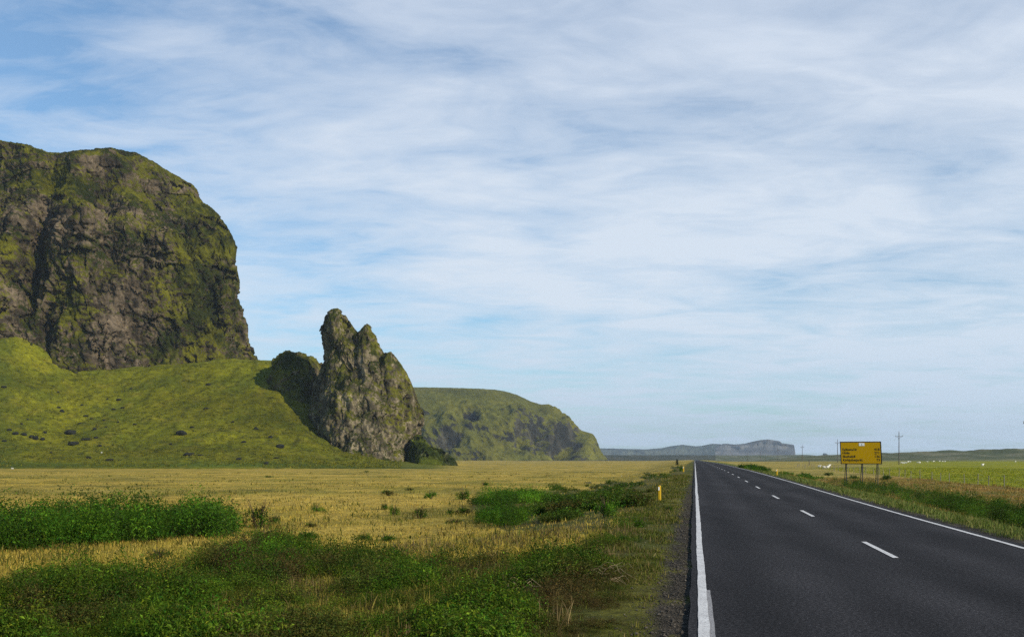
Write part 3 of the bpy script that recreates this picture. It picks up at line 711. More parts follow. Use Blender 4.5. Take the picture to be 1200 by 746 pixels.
# thickets one can point to
def thicket(name, poly, n, label, h, cols, seed, edge=5, hr=.25):
    g = np.random.default_rng(seed)
    px_, py_ = scatter(poly, n, g, edge); X, Y, Z = hit(px_, py_)
    hh = np.clip(h * (1 + .75 * fbm(X / 2.2, Y / 2.2, seed, 3)), .15, 3) * g.uniform(1 - hr, 1 + hr, n)
    cl = pick(cols, n, g)
    m = fbm(X / 2, Y / 2, seed + 3, 2); cl = cl * np.exp(.6 * m[:, None])
    o = foliage(name, np.stack([X, Y, Z - .05], -1), hh * .75, hh, cl, templ=TEMPL_FINE if Y.min() < 60 else TEMPL, seed=seed)
    return tag(o, label, 'thicket')
DK = np.array([(.032, .078, .007), (.046, .105, .008), (.07, .14, .010), (.038, .066, .012)])
thicket('thicket', polyL, 620,
        'long dense dark green thicket across the yellow field at the far left', .74, DK, 41, 12, .4)
thicket('thicket', [(552, 588), (580, 584), (640, 582), (652, 590), (600, 594), (560, 594)], 90, 'narrow strip of bright green thicket at the edge of the yellow field', .7, DK * 1.4, 42, 2)
thicket('thicket', [(560, 611), (580, 606), (612, 606), (618, 613), (590, 617), (566, 617)], 70, 'low dark thicket below the bright green strip in the yellow field', .55, DK, 43, 2)
thicket('thicket', [(272, 655), (330, 648), (345, 660), (340, 682), (300, 690), (268, 684)], 170, 'brownish dark thicket with bare stems rising from the undergrowth', .42, np.vstack([DK, BROWNS[:3] * .8]), 44, 3)
thicket('thicket', polyR, 620,
        'long bright green thicket along the ditch right of the road', .6, np.array([(.04, .085, .01), (.055, .105, .012), (.07, .12, .014), (.035, .06, .01)]), 45, 4)
thicket('thicket', [(866, 547), (890, 549), (905, 552), (900, 553.5), (880, 550.5), (866, 548)], 60, 'dark green roadside thicket before the far right marker post', .7, DK, 46, 1)
thicket('thicket', [(915, 554), (945, 557), (965, 561), (955, 563), (930, 559), (915, 556)], 60, 'low green thicket between the right marker post and the sign', .5, DK * 1.2, 47, 1)

# single shrubs: (column, row of its foot, width, height in photo pixels, colour, label)
def make_shrub(kind, seed):
    g = np.random.default_rng(seed)
    t = empty('shrub', (0, 0, 0))
    n = 7
    pos = np.stack([g.uniform(-.3, .3, n), g.uniform(-.3, .3, n), g.uniform(0, .35, n)], -1)
    pal = {'d': DK, 'g': DK * 1.5, 'b': np.vstack([BROWNS, DK * .8, DK * .8])}[kind]
    foliage('foliage', pos, g.uniform(.25, .42, n), g.uniform(.4, .66, n), pick(pal, n, g), templ=TEMPL if kind != 'b' else [q[:110] for q in TEMPL], seed=seed, parent=t)
    mb = MB()
    for i in range(9):
        a, r = g.uniform(0, 6.28), g.uniform(.15, .5); h = g.uniform(.5, 1.0)
        mb.tube([(0.05 * math.cos(a), .05 * math.sin(a), -.1), (r * .5 * math.cos(a), r * .5 * math.sin(a), h * .55), (r * math.cos(a), r * math.sin(a), h)], [.02, .014, .006], 5, False)
    mb.build('stem', M_stem, t)
    return t
PROTO = {}
SHRUBS = [
    (456, 581, 22, 10, 'b', 'small brown twiggy shrub nearest the middle of the yellow field'),
    (480, 574, 13, 5, 'b', 'low faded brown shrub behind the twiggy ones in the yellow field'),
    (505, 584, 19, 11, 'g', 'rounded light green shrub alone in the yellow field'),
    (543, 584, 20, 16, 'd', 'rounded green shrub left of the bright green strip of thicket'),
    (567, 569, 11, 6, 'd', 'small dark shrub behind the bright green strip of thicket'),
    (451, 598, 13, 11, 'd', 'small dark shrub with a twin on its right in the yellow field'),
    (462, 605, 14, 17, 'd', 'upright dark shrub on the right of its smaller twin'),
    (492, 608, 21, 17, 'b', 'spreading vase shaped shrub in the middle of the yellow field'),
    (527, 604, 10, 9, 'd', 'narrow dark shrub beside a wide grey one in the yellow field'),
    (546, 604, 27, 12, 'b', 'wide grey brown shrub in front of the rounded green one'),
    (532, 613, 28, 7, 'b', 'flat brown shrub hugging the ground in the yellow field'),
    (551, 627, 14, 7, 'd', 'small low green shrub on orange grass near the dark thicket'),
    (427, 630, 18, 11, 'd', 'round dark shrub left of a wider one by the undergrowth'),
    (453, 631, 27, 13, 'd', 'wide dark shrub at the edge of the undergrowth'),
    (73, 595, 7, 5, 'd', 'tiny dark shrub just behind the long thicket'),
    (172, 583, 8, 4, 'd', 'tiny low shrub far behind the long thicket'),
    (303, 618, 36, 36, 'b', 'tall dark brown shrub at the right end of the long thicket'),
    (323, 612, 16, 14, 'd', 'dark shrub half hidden behind the tall brown one'),
    (309, 636, 42, 19, 'd', 'broad dark green shrub in front of the tall brown one'),
    (360, 635, 34, 18, 'd', 'broad low dark shrub right of the broad green one'),
    (371, 601, 20, 9, 'g', 'light green low shrub right of the tall brown one'),
    (366, 616, 22, 8, 'b', 'flat thin brown shrub below the light green low one'),
    (187, 655, 42, 14, 'b', 'thin patchy shrub below the long thicket'),
    (90, 690, 52, 36, 'd', 'tall dark shrub standing out of the undergrowth at far left'),
    (315, 559, 12, 3, 'd', 'flat dark shrub near the foot of the green slope'),
    (429, 553, 8, 3, 'd', 'tiny flat shrub at the foot of the slope below the pinnacle'),
    (711, 608, 34, 26, 'g', 'large dense green shrub beside the marker post'),
    (748, 618, 23, 15, 'd', 'dark green shrub on the verge in front of the marker post'),
    (783, 598, 11, 10, 'd', 'small dark shrub at the gravel edge by the marker post'),
    (627, 581, 13, 10, 'd', 'round dark shrub at the back of the bright green undergrowth'),
    (688, 569, 6, 5, 'd', 'tiny dark shrub behind the bright green undergrowth'),
    (730, 635, 22, 15, 'd', 'dark shrub on the verge in front of the orange grass'),
    (636, 662, 26, 22, 'b', 'brown reddish shrub at the edge of the orange grass'),
    (798, 552, 9, 8, 'd', 'dark round shrub beside the road in front of the small conifer'),
    (1038, 562, 16, 10, 'd', 'dark shrub under the right end of the yellow sign'),
    (1000, 561, 14, 7, 'd', 'dark shrub under the left end of the yellow sign'),
    (971, 557, 14, 6, 'd', 'low dark shrub left of the yellow sign'),
    (1178, 612, 30, 20, 'd', 'dark purple brown shrub in the thicket right of the road'),
]
for i, (cx, cy, w, h, kd, lab) in enumerate(SHRUBS):
    X, Y, Z = (float(v) for v in hit(cx, cy))
    key = (kd, i % 3)
    if key not in PROTO:
        PROTO[key] = make_shrub(kd, 300 + i); o = PROTO[key]
    else: o = copy_tree(PROTO[key])
    sw = w / F * Y / 1.05; shh = h / F * Y / .95
    o.location = (X, Y, Z - .02); o.rotation_euler = (0, 0, random.uniform(0, 6.28)); o.scale = (sw, sw, shh)
    tag(o, lab, 'shrub', 'single shrubs in the grassland')

# small conifer beside the far road
def conifer(cx, cy, h_px):
    X, Y, Z = (float(v) for v in hit(cx, cy)); h = h_px / F * Y
    t = empty('conifer_tree', (X, Y, Z - .03))
    g = np.random.default_rng(77); n = 26
    zz = np.linspace(.12, .9, n); r = (1 - zz) * .34 + .04; a = np.arange(n) * 2.4
    pos = np.stack([np.cos(a) * r * .55 * h, np.sin(a) * r * .55 * h, zz * h], -1)
    foliage('crown', pos, np.full(n, .13 * h) + r * .35 * h, np.full(n, .2 * h), pick(np.array([(.012, .022, .008), (.018, .03, .01)]), n, g), seed=78, parent=t)
    mb = MB().tube([(0, 0, -.1), (0, 0, h * .5), (0.02, 0, h * .98)], [.06 * h / 2, .04 * h / 2, .01], 6); mb.build('trunk', M_stem, t)
    return tag(t, 'small dark conifer beside the road near the vanishing point', 'tree')
conifer(793.5, 545.5, 7.5)

# grass: straw tufts over the left field
g = np.random.default_rng(51)
n = 46000
px_ = g.uniform(-330, 815, n); py_ = 553 + (760 - 553) * g.random(n) ** 1.25
X, Y, Z = hit(px_, py_); u = X - S * Y
ins_ = inside(polyA, px_, py_) | inside(polyB, px_, py_) | inside(polyL, px_, py_ + 4)
k = (u < -2.0) & (Y < 400) & (~ins_ | (g.random(n) < np.where(inside(polyA, px_, py_), .75, .3))); X, Y, Z, px_, py_ = X[k], Y[k], Z[k], px_[k], py_[k]
n1 = fbm(X / 9, Y / 14, 1, 4); n3 = fbm(X / 60, Y / 22, 5, 4)
cols = lerp(np.array((.45, .315, .054)), np.array((.24, .205, .028)), sm(-.35, .55, n1 * .6 + n3 * .8)[:, None])
cols = lerp(cols, np.array((.48, .35, .09)), (sm(120, 260, Y) * .6)[:, None])
cols = lerp(cols, np.array((.075, .09, .015)), (sm(.1, .6, fbm(X / 16, Y / 30, 21, 4)) * .75)[:, None])
cols = lerp(cols, pick(np.array([(.48, .36, .12), (.30, .18, .035), (.14, .145, .02), (.4, .28, .06)]), len(X), g), .42)
tus = (g.random(len(X)) < .07) & (fbm(X / 20, Y / 30, 17, 3) > -.15)
cols[tus] = pick(np.array([(.08, .085, .014), (.11, .085, .022), (.06, .07, .012)]), int(tus.sum()), g)
cols = lerp(cols, pick(np.array([(.13, .125, .02), (.19, .15, .035), (.08, .095, .014)]), len(X), g), (inside(polyA, px_, py_) * .75)[:, None])
h = np.clip(.12 + .08 * n1, .06, .3) * (1 + .3 * sm(60, 200, Y)); w = .008 + .0003 * Y
h = np.where(tus, h * 1.9, h); w = np.where(tus, w * 2, w)
tag(blades('dry_grass', X, Y, Z, h, w, cols, 7, .12 + .004 * np.minimum(Y, 60), .5, 52), 'dry yellow grass covering the left field', kind='stuff')
# tussocks on the green slope
g = np.random.default_rng(55); n = 15000
Y = g.uniform(455, 640, n); X = (g.uniform(-60, 470, n) - CX) / F * Y; Z = gz(X, Y)
m = fbm(X / 18, Y / 18, 3, 3); k = m + g.normal(size=n) * .3 > -.15; X, Y, Z = X[k], Y[k], Z[k]
tag(blades('tussocks', X, Y, Z, g.uniform(.4, 1.1, len(X)), np.full(len(X), .22), pick(np.array([(.135, .13, .008), (.085, .095, .008), (.17, .15, .015), (.05, .06, .008)]), len(X), g), 6, .45, .6, 56), 'rough green grass tussocks on the slope under the cliff', kind='stuff')
# verge grass both sides of the road
def verge(name, ua, ub, Ya, Yb, n, cols, h, label, seed, thin=None):
    g = np.random.default_rng(seed)
    Y = Ya * (Yb / Ya) ** g.random(n); u = g.uniform(ua, ub, n); X = u + S * Y
    keep = fbm(X / .8, Y / 1.2, seed, 3) > (-.3 if thin is None else thin)
    X, Y = X[keep], Y[keep]; Z = gz(X, Y)
    hh = h * g.uniform(.5, 1.3, len(X)) * (1 + .5 * fbm(X / 3, Y / 5, seed, 2))
    tag(blades(name, X, Y, Z, hh, .008 + .0004 * Y, pick(np.array(cols), len(X), g), 6, .06 + .002 * np.minimum(Y, 60), .5, seed + 1), label, kind='stuff')
verge('verge_grass', 7.0, 10.6, 11, 160, 11000, [(.10, .13, .03), (.13, .16, .045), (.075, .10, .018), (.2, .18, .06)], .17, 'pale green grass strip along the right edge of the road', 61)
verge('verge_grass', 10.5, 29, 25, 130, 9000, [(.27, .17, .045), (.2, .12, .03), (.15, .14, .03), (.3, .22, .07)], .2, 'rust brown grass between the right thicket and the fence', 63)
verge('verge_grass', -2.3, -.55, 8, 90, 12000, [(.09, .10, .014), (.065, .08, .012), (.13, .115, .025), (.05, .065, .012), (.16, .12, .05)], .12, 'short mossy green grass at the left gravel edge', 65, .02)
verge('dead_grass', -7.5, -1.4, 9, 26, 2600, [(.13, .095, .04), (.18, .13, .06), (.09, .065, .025)], .22, 'brown dead grass stalks mixed into the left verge', 67, .0)
verge('hay_grass', 29, 75, 88, 260, 9000, [(.22, .23, .012), (.17, .20, .011), (.26, .235, .02)], .2, 'bright green hay field grass behind the wire fence', 69)

# gravel stones on the left shoulder
g = np.random.default_rng(81); n = 7000
Y = 7.5 * (55 / 7.5) ** g.random(n); u = -np.abs(g.normal(size=n)) * .27 - .1; X = u + S * Y; Z = gz(X, Y)
r = np.exp(g.normal(size=n) * .45) * .008 * (1 + Y / 60)
ico = np.array([(0, 0, 1), (.9, 0, .2), (.2, .85, .15), (-.8, .4, .1), (-.5, -.75, .2), (.45, -.8, .1), (0, 0, -.6)])
tri = np.array([(0, 1, 2), (0, 2, 3), (0, 3, 4), (0, 4, 5), (0, 5, 1), (6, 2, 1), (6, 3, 2), (6, 4, 3), (6, 5, 4), (6, 1, 5)])
V = (ico[None] * g.uniform(.7, 1.3, (n, 7, 3)) * r[:, None, None]) * np.array([1, 1, .7]) + np.stack([X, Y, Z + r * .25], -1)[:, None]
tag(mk('gravel', V.reshape(-1, 3), (np.arange(n)[:, None, None] * 7 + tri[None]).reshape(-1, 3), M_gravel), 'grey gravel stones scattered along the left road shoulder', kind='stuff')

# dark rocks on the green slope
def make_rock(seed):
    g = np.random.default_rng(seed); nu, nv = 14, 8
    th = np.linspace(0, 2 * np.pi, nu, endpoint=False)[None, :]; ph = np.linspace(-.5 * np.pi, .5 * np.pi, nv)[:, None]
    P = np.stack([np.cos(th) * np.cos(ph), np.sin(th) * np.cos(ph), np.sin(ph) + 0 * th], -1)
    P = P * (1 + .45 * fbm(P[..., 0] * 1.3 + seed, P[..., 1] * 1.3, P[..., 2] * 1.3, 3))[..., None]
    return mk('boulder', (P * .5).reshape(-1, 3), grid_faces(nu, nv, True), M_rock, smooth=False)
rocks = [make_rock(400 + i) for i in range(4)]
RK = [(82, 505.4, 15, 6, 'largest dark boulder patch low on the left part of the green slope'), (86.4, 518.7, 13, 5, 'second large dark boulder just below the largest one on the slope'),
      (101, 514, 11, 4, 'flat dark boulder right of the two largest on the slope'), (212.5, 506, 13, 6, 'dark boulder alone in the middle of the green slope'),
      (221, 531.5, 15, 4, 'low dark boulder near the foot of the slope under the lone one'), (328.6, 522, 10, 5, 'dark boulder in the shade edge left of the pinnacle foot'),
      (138.8, 468, 6, 3, 'small dark boulder high on the slope under the tan rock face'), (73, 481, 5, 4, 'small dark boulder above the largest patch on the slope'),
      (312, 542, 6, 4, 'small round boulder at the foot of the slope below the pinnacle shadow'), (129, 538, 10, 3, 'long low boulder at the very foot of the slope')]
SM = [(112.7, 512, 5, 3), (32.5, 491, 3, 2), (25, 496, 4, 2), (11, 503, 6, 3), (18, 507, 7, 4), (28, 508, 8, 4), (37, 511, 7, 4), (42, 512.5, 7, 5), (50, 514, 5, 4), (52.5, 506, 5, 3), (93.5, 495.5, 4, 2),
      (100.5, 487, 6, 2), (107, 490, 4, 2), (122, 492, 4, 2), (124, 500, 3, 2), (111, 502, 5, 3), (116.5, 521.5, 5, 3), (104, 535.5, 6, 3), (133, 479, 6, 2), (144, 477, 5, 2),
      (138, 494, 4, 2), (158, 496.5, 4, 2), (126, 467, 3, 2), (154, 455, 4, 2), (235.7, 532.5, 7, 2), (225, 500, 6, 2), (244, 450, 7, 3), (280, 537, 7, 3), (317, 511.5, 5, 4),
      (300, 501.5, 5, 4), (96, 474, 4, 2), (69, 477, 5, 2), (4, 453, 7, 3), (68, 459, 4, 2), (242, 478, 7, 2), (273, 494, 4, 2), (286, 517, 6, 3), (60, 530, 4, 2), (200, 520, 4, 2), (5, 516, 6, 2), (324, 536, 7, 2)]
used = [False] * 4
for i, (cx, cy, w, h, lab) in enumerate(RK + [s + (None,) for s in SM]):
    X, Y, Z = hit_slope(cx, cy + h * .4)
    o = rocks[i % 4] if not used[i % 4] else copy_tree(rocks[i % 4]); used[i % 4] = True
    s = F / Y
    o.location = (X, Y, Z + h / s * .15); o.scale = (w / s, w / s * .8, h / s * 1.1); o.rotation_euler = (0, 0, random.uniform(-.5, .5))
    tag(o, lab or 'small dark stone among many scattered over the green slope under the cliff', 'boulder', 'dark boulders on the green slope')

# dead branches on the verge
def branch(cx, cy, L, label, seed):
    X, Y, Z = (float(v) for v in hit(cx, cy)); g = random.Random(seed)
    mb = MB()
    for i in range(16):
        a = g.uniform(-.9, .9) + (math.pi if i % 3 == 0 else 0); l = L * g.uniform(.4, 1)
        z0 = g.uniform(.08, .3); ox, oy = g.uniform(-.15, .15), g.uniform(-.15, .15)
        pts = [(ox, oy, z0)] + [(ox + math.cos(a + .5 * t * q) * l * t, oy + math.sin(a + .5 * t * q) * l * t * .9, z0 + .12 * math.sin(3 * t) * g.uniform(.2, 1) - .1 * t) for t in (.3, .6, 1.0) for q in (g.uniform(-1, 1),)]
        mb.tube(pts, [.0034, .0028, .0022, .0012], 5, False)
    o = mb.build('dead_branch', M_straw); o.location = (X, Y, Z); return tag(o, label, 'branch')
branch(717, 686, .42, 'pale dead branch lying in the grass near the gravel', 1)
branch(612, 706, .36, 'pale dead branch curved over the brown undergrowth', 2)

# ------------------------------------------------------------------ road furniture
def post(cx, cy, hpx, label, width=.11):
    X, Y, Z = (float(v) for v in hit(cx, cy)); h = hpx / F * Y
    t = empty('marker_post', (X, Y, Z), -math.atan(S) * .3)
    w = width / 2
    mb = MB()
    V = []
    for z, k in ((-.25, 1.0), (h * .55, 1.0), (h - .05, .98), (h, .7)):
        V += [(-w * k, -.03 * k, z), (0, -.045 * k, z), (w * k, -.03 * k, z), (w * k, .03 * k, z), (-w * k, .03 * k, z)]
    Q = [(i * 5 + j, i * 5 + (j + 1) % 5, i * 5 + 5 + (j + 1) % 5, i * 5 + 5 + j) for i in range(3) for j in range(5)]
    Q += [(15, 16, 17, 18), (15, 18, 19, 15)][:1]
    mb.add(V, Q); body = mb.build('post', M_yel, t)
    MB().box((-w * .95, -.052, h - .2), (-w * .2, -.04, h - .06)).build('reflector', M_white, t)
    return tag(t, label, 'marker post', 'yellow roadside marker posts')
post(773, 586.5, 18.5, 'yellow marker post beside the left gravel verge, nearest of all', .115)
post(801, 552.5, 6.5, 'tiny far yellow marker post on the left verge near the conifer', .14)
post(910.5, 557, 8, 'yellow marker post on the right verge left of the sign', .12)

# the big direction sign
Ysg = 95.0
xa, xb = (986.6 - CX) / F * Ysg, (1032.3 - CX) / F * Ysg
ztop, zbot = CAMZ + (YH - 517.0) / F * Ysg, CAMZ + (YH - 543.5) / F * Ysg
sx0, sw, shh = (xa + xb) / 2, xb - xa, ztop - zbot
gzs = float(gz(sx0, Ysg))
sign = empty('road_sign', (sx0, Ysg, gzs), math.radians(-20))
tag(sign, 'large yellow direction sign on three pairs of dark legs right of the road', 'road sign')
zb = zbot - gzs; zt = ztop - gzs
def sheared(o):           # the whole panel leans slightly to the left, as in the photograph
    for v in o.data.vertices: v.co.x += -(v.co.z - zb) * .045
    return o
panel = sheared(MB().box((-sw / 2 + .06, -.03, zb + .06), (sw / 2 - .06, .01, zt - .06)).build('panel', M_signyel, sign))
fr = MB()
for a, bq in (((-sw / 2, -.04, zb), (sw / 2, .015, zb + .075)), ((-sw / 2, -.04, zt - .075), (sw / 2, .015, zt)), ((-sw / 2, -.04, zb + .075), (-sw / 2 + .075, .015, zt - .075)), ((sw / 2 - .075, -.04, zb + .075), (sw / 2, .015, zt - .075))):
    fr.box(a, bq)
sheared(fr.build('border', M_black, sign))
bd = sheared(MB().box((-.14, -.045, zt - .42), (.36, -.028, zt - .14)).build('route_badge', M_white, panel))
def text(body, size, x, z, align, mat, parent, name='lettering', y=-.036):
    cu = bpy.data.curves.new(name, 'FONT'); cu.body = body; cu.size = size; cu.align_x = align; cu.extrude = .003; cu.offset = .004
    tmp = bpy.data.objects.new(name, cu); COL.objects.link(tmp)
    bpy.context.view_layer.update()
    me = bpy.data.meshes.new_from_object(tmp.evaluated_get(bpy.context.evaluated_depsgraph_get()))
    me.name = name; COL.objects.unlink(tmp); bpy.data.objects.remove(tmp)
    me.materials.clear(); me.materials.append(mat)
    o = bpy.data.objects.new(name, me); COL.objects.link(o); o.parent = parent
    for v in me.vertices:
        vx, vy, vz = v.co; v.co = (x + vx, y - vz, z + vy)
    return sheared(o)
text('1', .26, .11, zt - .38, 'CENTER', M_black, panel, 'route_number', -.048)
for i, (a, bq) in enumerate((('Egilsstaðir', '418'), ('Höfn', '271'), ('Skaftafell', '136'), ('Kirkjubæjarkl.', '73'))):
    z = zb + shh * (.60 - .155 * i)
    text(a, .33, -sw / 2 + .2, z, 'LEFT', M_black, panel); text(bq, .33, sw / 2 - .16, z, 'RIGHT', M_black, panel, 'distance')
for f in (-.36, .03, .40):
    x = f * sw
    MB().tube([(x - .02 + f * .0, .02, -.4), (x + .02, .02, zt - .3)], .045, 6).build('leg', M_steel, sign)
    MB().tube([(x - .26, .95, -.4), (x + .02, .05, zt - .5)], .035, 6).build('leg', M_steel, sign)

# utility poles in a row parallel to the road
def make_pole():
    t = empty('utility_pole', (0, 0, 0))
    MB().tube([(0, 0, -.5), (0, 0, 5), (0, 0, 10.0)], [.15, .13, .10], 8).build('pole', M_pole, t)
    arm = MB().box((-1.15, -.2, 8.55), (1.15, -.08, 8.71)); arm.tube([(-.7, -.14, 8.55), (0, -.1, 7.8)], .03, 5).tube([(.7, -.14, 8.55), (0, -.1, 7.8)], .03, 5)
    c = arm.build('crossarm', M_pole, t)
    for x in (-1.08, 1.08):
        MB().tube([(x, -.14, 8.7), (x, -.14, 8.85), (x, -.14, 8.9), (x, -.14, 9.1)], [.03, .03, .09, .07], 8).build('insulator', M_insul, c)
    MB().tube([(0, 0, 9.98), (0, 0, 10.08), (0, 0, 10.1), (0, 0, 10.35)], [.03, .03, .09, .06], 8).build('insulator', M_insul, t)
    return t
pp = make_pole()
PO = [(1206, 'utility pole cut off at the right edge with its crossarm end showing'), (1053.5, 'tallest utility pole with crossarm, just right of the yellow sign'), (981.5, 'utility pole just left of the yellow sign'),
      (940.2, 'utility pole standing next to the cliff end of the far mountain'), (911.5, 'faint far utility pole in front of the flat mountain, first of that row'), (891, 'faint far utility pole in front of the mountain, second of that row'),
      (876, 'faint far utility pole in front of the mountain, third of that row'), (865, 'faintest far utility pole, closest to the road end')]
for i, (c, lab) in enumerate(PO):
    o = pp if i == 0 else copy_tree(pp)
    Y = 66.4 * F / (c - 814.0) ; X = (c - CX) / F * Y
    o.location = (X, Y, float(gz(X, Y)) - .1 + (1.0 if i < 3 else .5)); o.rotation_euler = (0, 0, -.18)
    tag(o, lab, 'utility pole', 'utility poles in a line beside the road')

# wire fence along the hay field
fence = empty('wire_fence', (28.5 + S * 90, 90, float(gz(28.5 + S * 90, 90))))
tag(fence, 'wire fence on pale wooden posts along the green hay field', 'fence')
loc = Vector(fence.location); tops = []
yy = 62.0
for i in range(46):
    u = 28.4 + .25 * math.sin(i * 1.7); X = u + S * yy; Z = float(gz(X, yy)); h = random.uniform(1.0, 1.2); ln = random.uniform(-.05, .05)
    p0, p1 = Vector((X, yy, Z - .3)) - loc, Vector((X + ln, yy + random.uniform(-.05, .05), Z + h)) - loc
    MB().tube([tuple(p0), tuple(p1)], [.05, .042], 6).build('post', M_post, fence)
    tops.append((X, yy, Z)); yy += 4.8 + random.uniform(-.5, .5)
mb = MB()
for k in range(4):
    mb.tube([tuple(Vector((x, y, z + .25 + k * .25)) - loc) for (x, y, z) in tops], .004, 4, False)
mb.build('wire', M_wire, fence)
X, Y, Z = (float(v) for v in hit(948.3, 544.5))
gp = MB().tube([(0, 0, -.3), (0, 0, 1.1), (.02, 0, 2.0)], [.13, .12, .10], 7).build('wooden_post', M_pole); gp.location = (X, Y, Z)
tag(gp, 'lone dark wooden post in the tan grass left of the sign', 'post')

# sheep
def make_sheep():
    vs = [((0, 0, .62), .25), ((-.34, 0, .64), .25), ((.34, 0, .64), .23), ((-.52, 0, .62), .15), ((.52, 0, .72), .15), ((.66, 0, .86), .10), ((.80, 0, .82), .075),
          ((-.36, .13, .38), .075), ((-.38, .14, .02), .035), ((-.36, -.13, .38), .075), ((-.34, -.14, .02), .035), ((.34, .13, .38), .07), ((.36, .14, .02), .035), ((.34, -.13, .38), .07), ((.32, -.14, .02), .035)]
    ed = [(0, 1), (0, 2), (1, 3), (2, 4), (4, 5), (5, 6), (1, 7), (7, 8), (1, 9), (9, 10), (2, 11), (11, 12), (2, 13), (13, 14)]
    me = bpy.data.meshes.new('sheep'); me.from_pydata([v for v, r in vs], ed, []); me.update()
    o = bpy.data.objects.new('sheep', me); COL.objects.link(o)
    o.modifiers.new('skin', 'SKIN'); sub = o.modifiers.new('sub', 'SUBSURF'); sub.levels = sub.render_levels = 1
    if not me.skin_vertices:
        pass
    for i, (v, r) in enumerate(vs):
        sv = me.skin_vertices[0].data[i]; sv.radius = (r, r); sv.use_root = (i == 0)
    bpy.context.view_layer.update()
    m2 = bpy.data.meshes.new_from_object(o.evaluated_get(bpy.context.evaluated_depsgraph_get()))
    o.modifiers.clear(); o.data = m2; m2.name = 'sheep'; m2.materials.clear(); m2.materials.append(M_wool)
    m2.polygons.foreach_set('use_smooth', np.ones(len(m2.polygons), bool))
    return o
try:
    sh = make_sheep()
except Exception as e:
    print('sheep fallback', e)
    raise
g1, g2_, g3 = 'sheep left of the sign', 'far flock right of the utility pole', 'sheep alone'
SHEEP = [(972, 547, 'brightest white sheep, standing just left of the yellow sign', g1), (960, 548, 'white sheep grazing in tan grass left of the sign, leftmost of the few', g1), (966, 549.3, 'white sheep grazing in tan grass left of the sign, middle of the row', g1), (970, 549, 'white sheep grazing right below the brightest one left of the sign', g1)]
for c, r in ((1056.5, 543.5), (1059, 543.3), (1061.5, 543.2), (1064, 541.8), (1066.5, 541.6), (1075.5, 542.6), (1078, 542.8), (1087, 541.4), (1094, 541.2), (1101, 541), (1104.5, 541.2), (1107.5, 541.2)):
    SHEEP.append((c, r, 'white sheep in the distant flock on the green field behind the utility pole', g2_))
SHEEP += [(1151.5, 546, 'lone white sheep in the middle of the green hay field', g3), (1190, 541.2, 'lone white sheep before the dunes near the right edge', g3),
          (14.5, 549.8, 'tiny white sheep where the yellow field meets the slope at far left', g3), (119, 531, 'tiny white sheep on the green slope among the dark boulders', g3)]
for i, (c, r, lab, gp_) in enumerate(SHEEP):
    if r < 540 or c < 400:
        X, Y, Z = hit_slope(c, r)
        if Y < 445: X, Y, Z = (float(v) for v in hit(c, r))
    else: X, Y, Z = (float(v) for v in hit(c, r))
    o = sh if i == 0 else copy_tree(sh)
    s = random.uniform(.7, .9)
    o.location = (X, Y, Z + .03); o.rotation_euler = (0, 0, random.choice([0, math.pi]) + random.uniform(-.6, .6)); o.scale = (s, s, s)
    tag(o, lab, 'sheep', gp_)

# ------------------------------------------------------------------ haze
hz, nt, b = node_mat('haze_air')
nt.nodes.remove(b)
pv = N(nt, 'ShaderNodeVolumePrincipled'); pv.inputs['Color'].default_value = (.74, .87, 1.0, 1); pv.inputs['Density'].default_value = .62e-4; pv.inputs['Anisotropy'].default_value = .2
nt.links.new(pv.outputs[0], nt.nodes['Material Output'].inputs['Volume'])
hb = MB().box((-9300, -9300, -24), (9300, 9300, 262)).build('haze', hz)
tag(hb, 'thin pale haze lying over the whole plain', kind='stuff')

# ------------------------------------------------------------------ sky, sun, camera
el = math.radians(27); to_sun = Vector((.79, -.61, 0)).normalized() * math.cos(el) + Vector((0, 0, math.sin(el)))
w = bpy.data.worlds.new('World'); scene.world = w; w.use_nodes = True
nt = w.node_tree; bg = nt.nodes['Background']
sky = N(nt, 'ShaderNodeTexSky', sky_type='NISHITA'); sky.sun_disc = False; sky.sun_elevation = el; sky.sun_rotation = math.atan2(to_sun.x, to_sun.y)
sky.air_density = 1.0; sky.dust_density = .6; sky.ozone_density = 1.2
tc = N(nt, 'ShaderNodeTexCoord'); sp = N(nt, 'ShaderNodeSeparateXYZ'); nt.links.new(tc.outputs['Generated'], sp.inputs[0])
def M(op, a, bq=None, cq=None):
    n = N(nt, 'ShaderNodeMath', operation=op)
    for i, v in enumerate((a, bq, cq)):
        if v is None: continue
        if isinstance(v, bpy.types.NodeSocket): nt.links.new(v, n.inputs[i])
        else: n.inputs[i].default_value = v
    return n.outputs[0]
zc = M('ADD', M('MAXIMUM', sp.outputs[2], 0.0), .085)
cu = M('DIVIDE', sp.outputs[0], zc); cv = M('DIVIDE', sp.outputs[1], zc)
cb = N(nt, 'ShaderNodeCombineXYZ'); nt.links.new(cu, cb.inputs[0]); nt.links.new(cv, cb.inputs[1])
def cl(scale, st, rot, detail, rough, dist, off):
    mp = N(nt, 'ShaderNodeMapping'); mp.inputs['Scale'].default_value = st; mp.inputs['Rotation'].default_value = (0, 0, math.radians(rot)); mp.inputs['Location'].default_value = off
    nt.links.new(cb.outputs[0], mp.inputs[0])
    t = N(nt, 'ShaderNodeTexNoise', Scale=scale, Detail=detail, Roughness=rough, Distortion=dist); nt.links.new(mp.outputs[0], t.inputs['Vector']); return t.outputs['Fac']
f1 = cl(.75, (1, 1.1, 1), 20, 5, .5, .5, (3.1, .4, 0))
f2 = cl(2.2, (1, 1.5, 1), 24, 8, .55, .8, (1.2, 5.4, 0))
f3 = cl(7.0, (.9, 1.6, 1), 35, 8, .6, .8, (8.2, 2.4, 2))
den = M('ADD', M('ADD', M('MULTIPLY', f1, .75), M('MULTIPLY', f2, .62)), M('MULTIPLY', f3, .22))
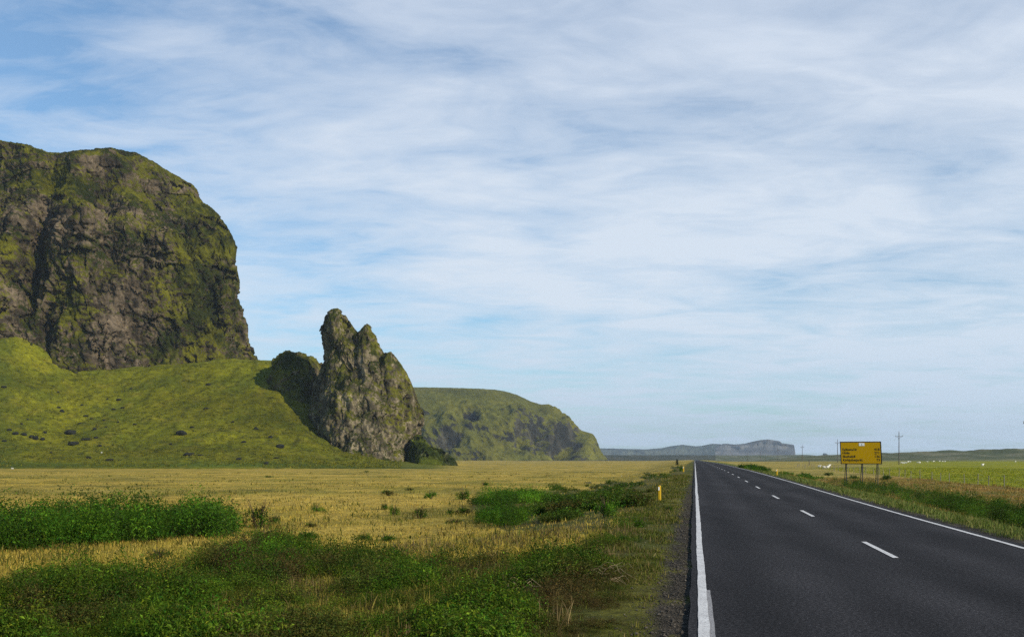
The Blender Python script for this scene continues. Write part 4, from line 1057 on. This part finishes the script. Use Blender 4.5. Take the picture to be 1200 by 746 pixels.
den = M('ADD', den, M('MULTIPLY', sp.outputs[0], .22))
den = M('SUBTRACT', den, M('MULTIPLY', sp.outputs[2], .14))
# unseen cloud overhead and behind the camera is thinned to cut sky fill
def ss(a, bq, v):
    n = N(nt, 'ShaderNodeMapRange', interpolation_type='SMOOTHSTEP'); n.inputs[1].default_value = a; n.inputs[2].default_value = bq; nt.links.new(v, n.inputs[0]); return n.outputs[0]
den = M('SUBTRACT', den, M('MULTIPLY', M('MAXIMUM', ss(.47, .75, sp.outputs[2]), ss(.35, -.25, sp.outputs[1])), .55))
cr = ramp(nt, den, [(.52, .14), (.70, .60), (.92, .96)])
cc = ramp(nt, M('MULTIPLY', sp.outputs[2], 2.0), [(0, (5.6, 7.0, 8.7)), (.3, (7.2, 8.1, 9.2)), (.6, (7.1, 7.9, 9.0)), (1, (6.0, 6.9, 8.4))])
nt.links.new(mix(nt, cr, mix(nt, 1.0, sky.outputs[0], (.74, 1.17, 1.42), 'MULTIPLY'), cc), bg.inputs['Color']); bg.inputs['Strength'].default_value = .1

sun = bpy.data.lights.new('sun', 'SUN'); sun.energy = 4.8; sun.angle = math.radians(.53); sun.color = (1, .90, .74)
so = bpy.data.objects.new('sun', sun); COL.objects.link(so); so.rotation_euler = to_sun.to_track_quat('Z', 'Y').to_euler(); so.location = (300, -200, 400)

cam = bpy.data.cameras.new('camera'); cam.lens = 35.0; cam.sensor_width = 36; cam.shift_y = 162.5 / 1200; cam.clip_start = .1; cam.clip_end = 40000
co = bpy.data.objects.new('camera', cam); COL.objects.link(co); co.location = (0, 0, CAMZ); co.rotation_euler = (math.radians(90), 0, 0)
scene.camera = co

vs = scene.view_settings; vs.view_transform = 'Standard'; vs.look = 'None'; vs.exposure = 0; vs.gamma = 1; vs.use_curve_mapping = False
cy = scene.cycles
cy.max_bounces = 6; cy.diffuse_bounces = 2; cy.glossy_bounces = 2; cy.transmission_bounces = 3; cy.volume_bounces = 0; cy.use_denoising = False
cy.caustics_reflective = cy.caustics_refractive = False
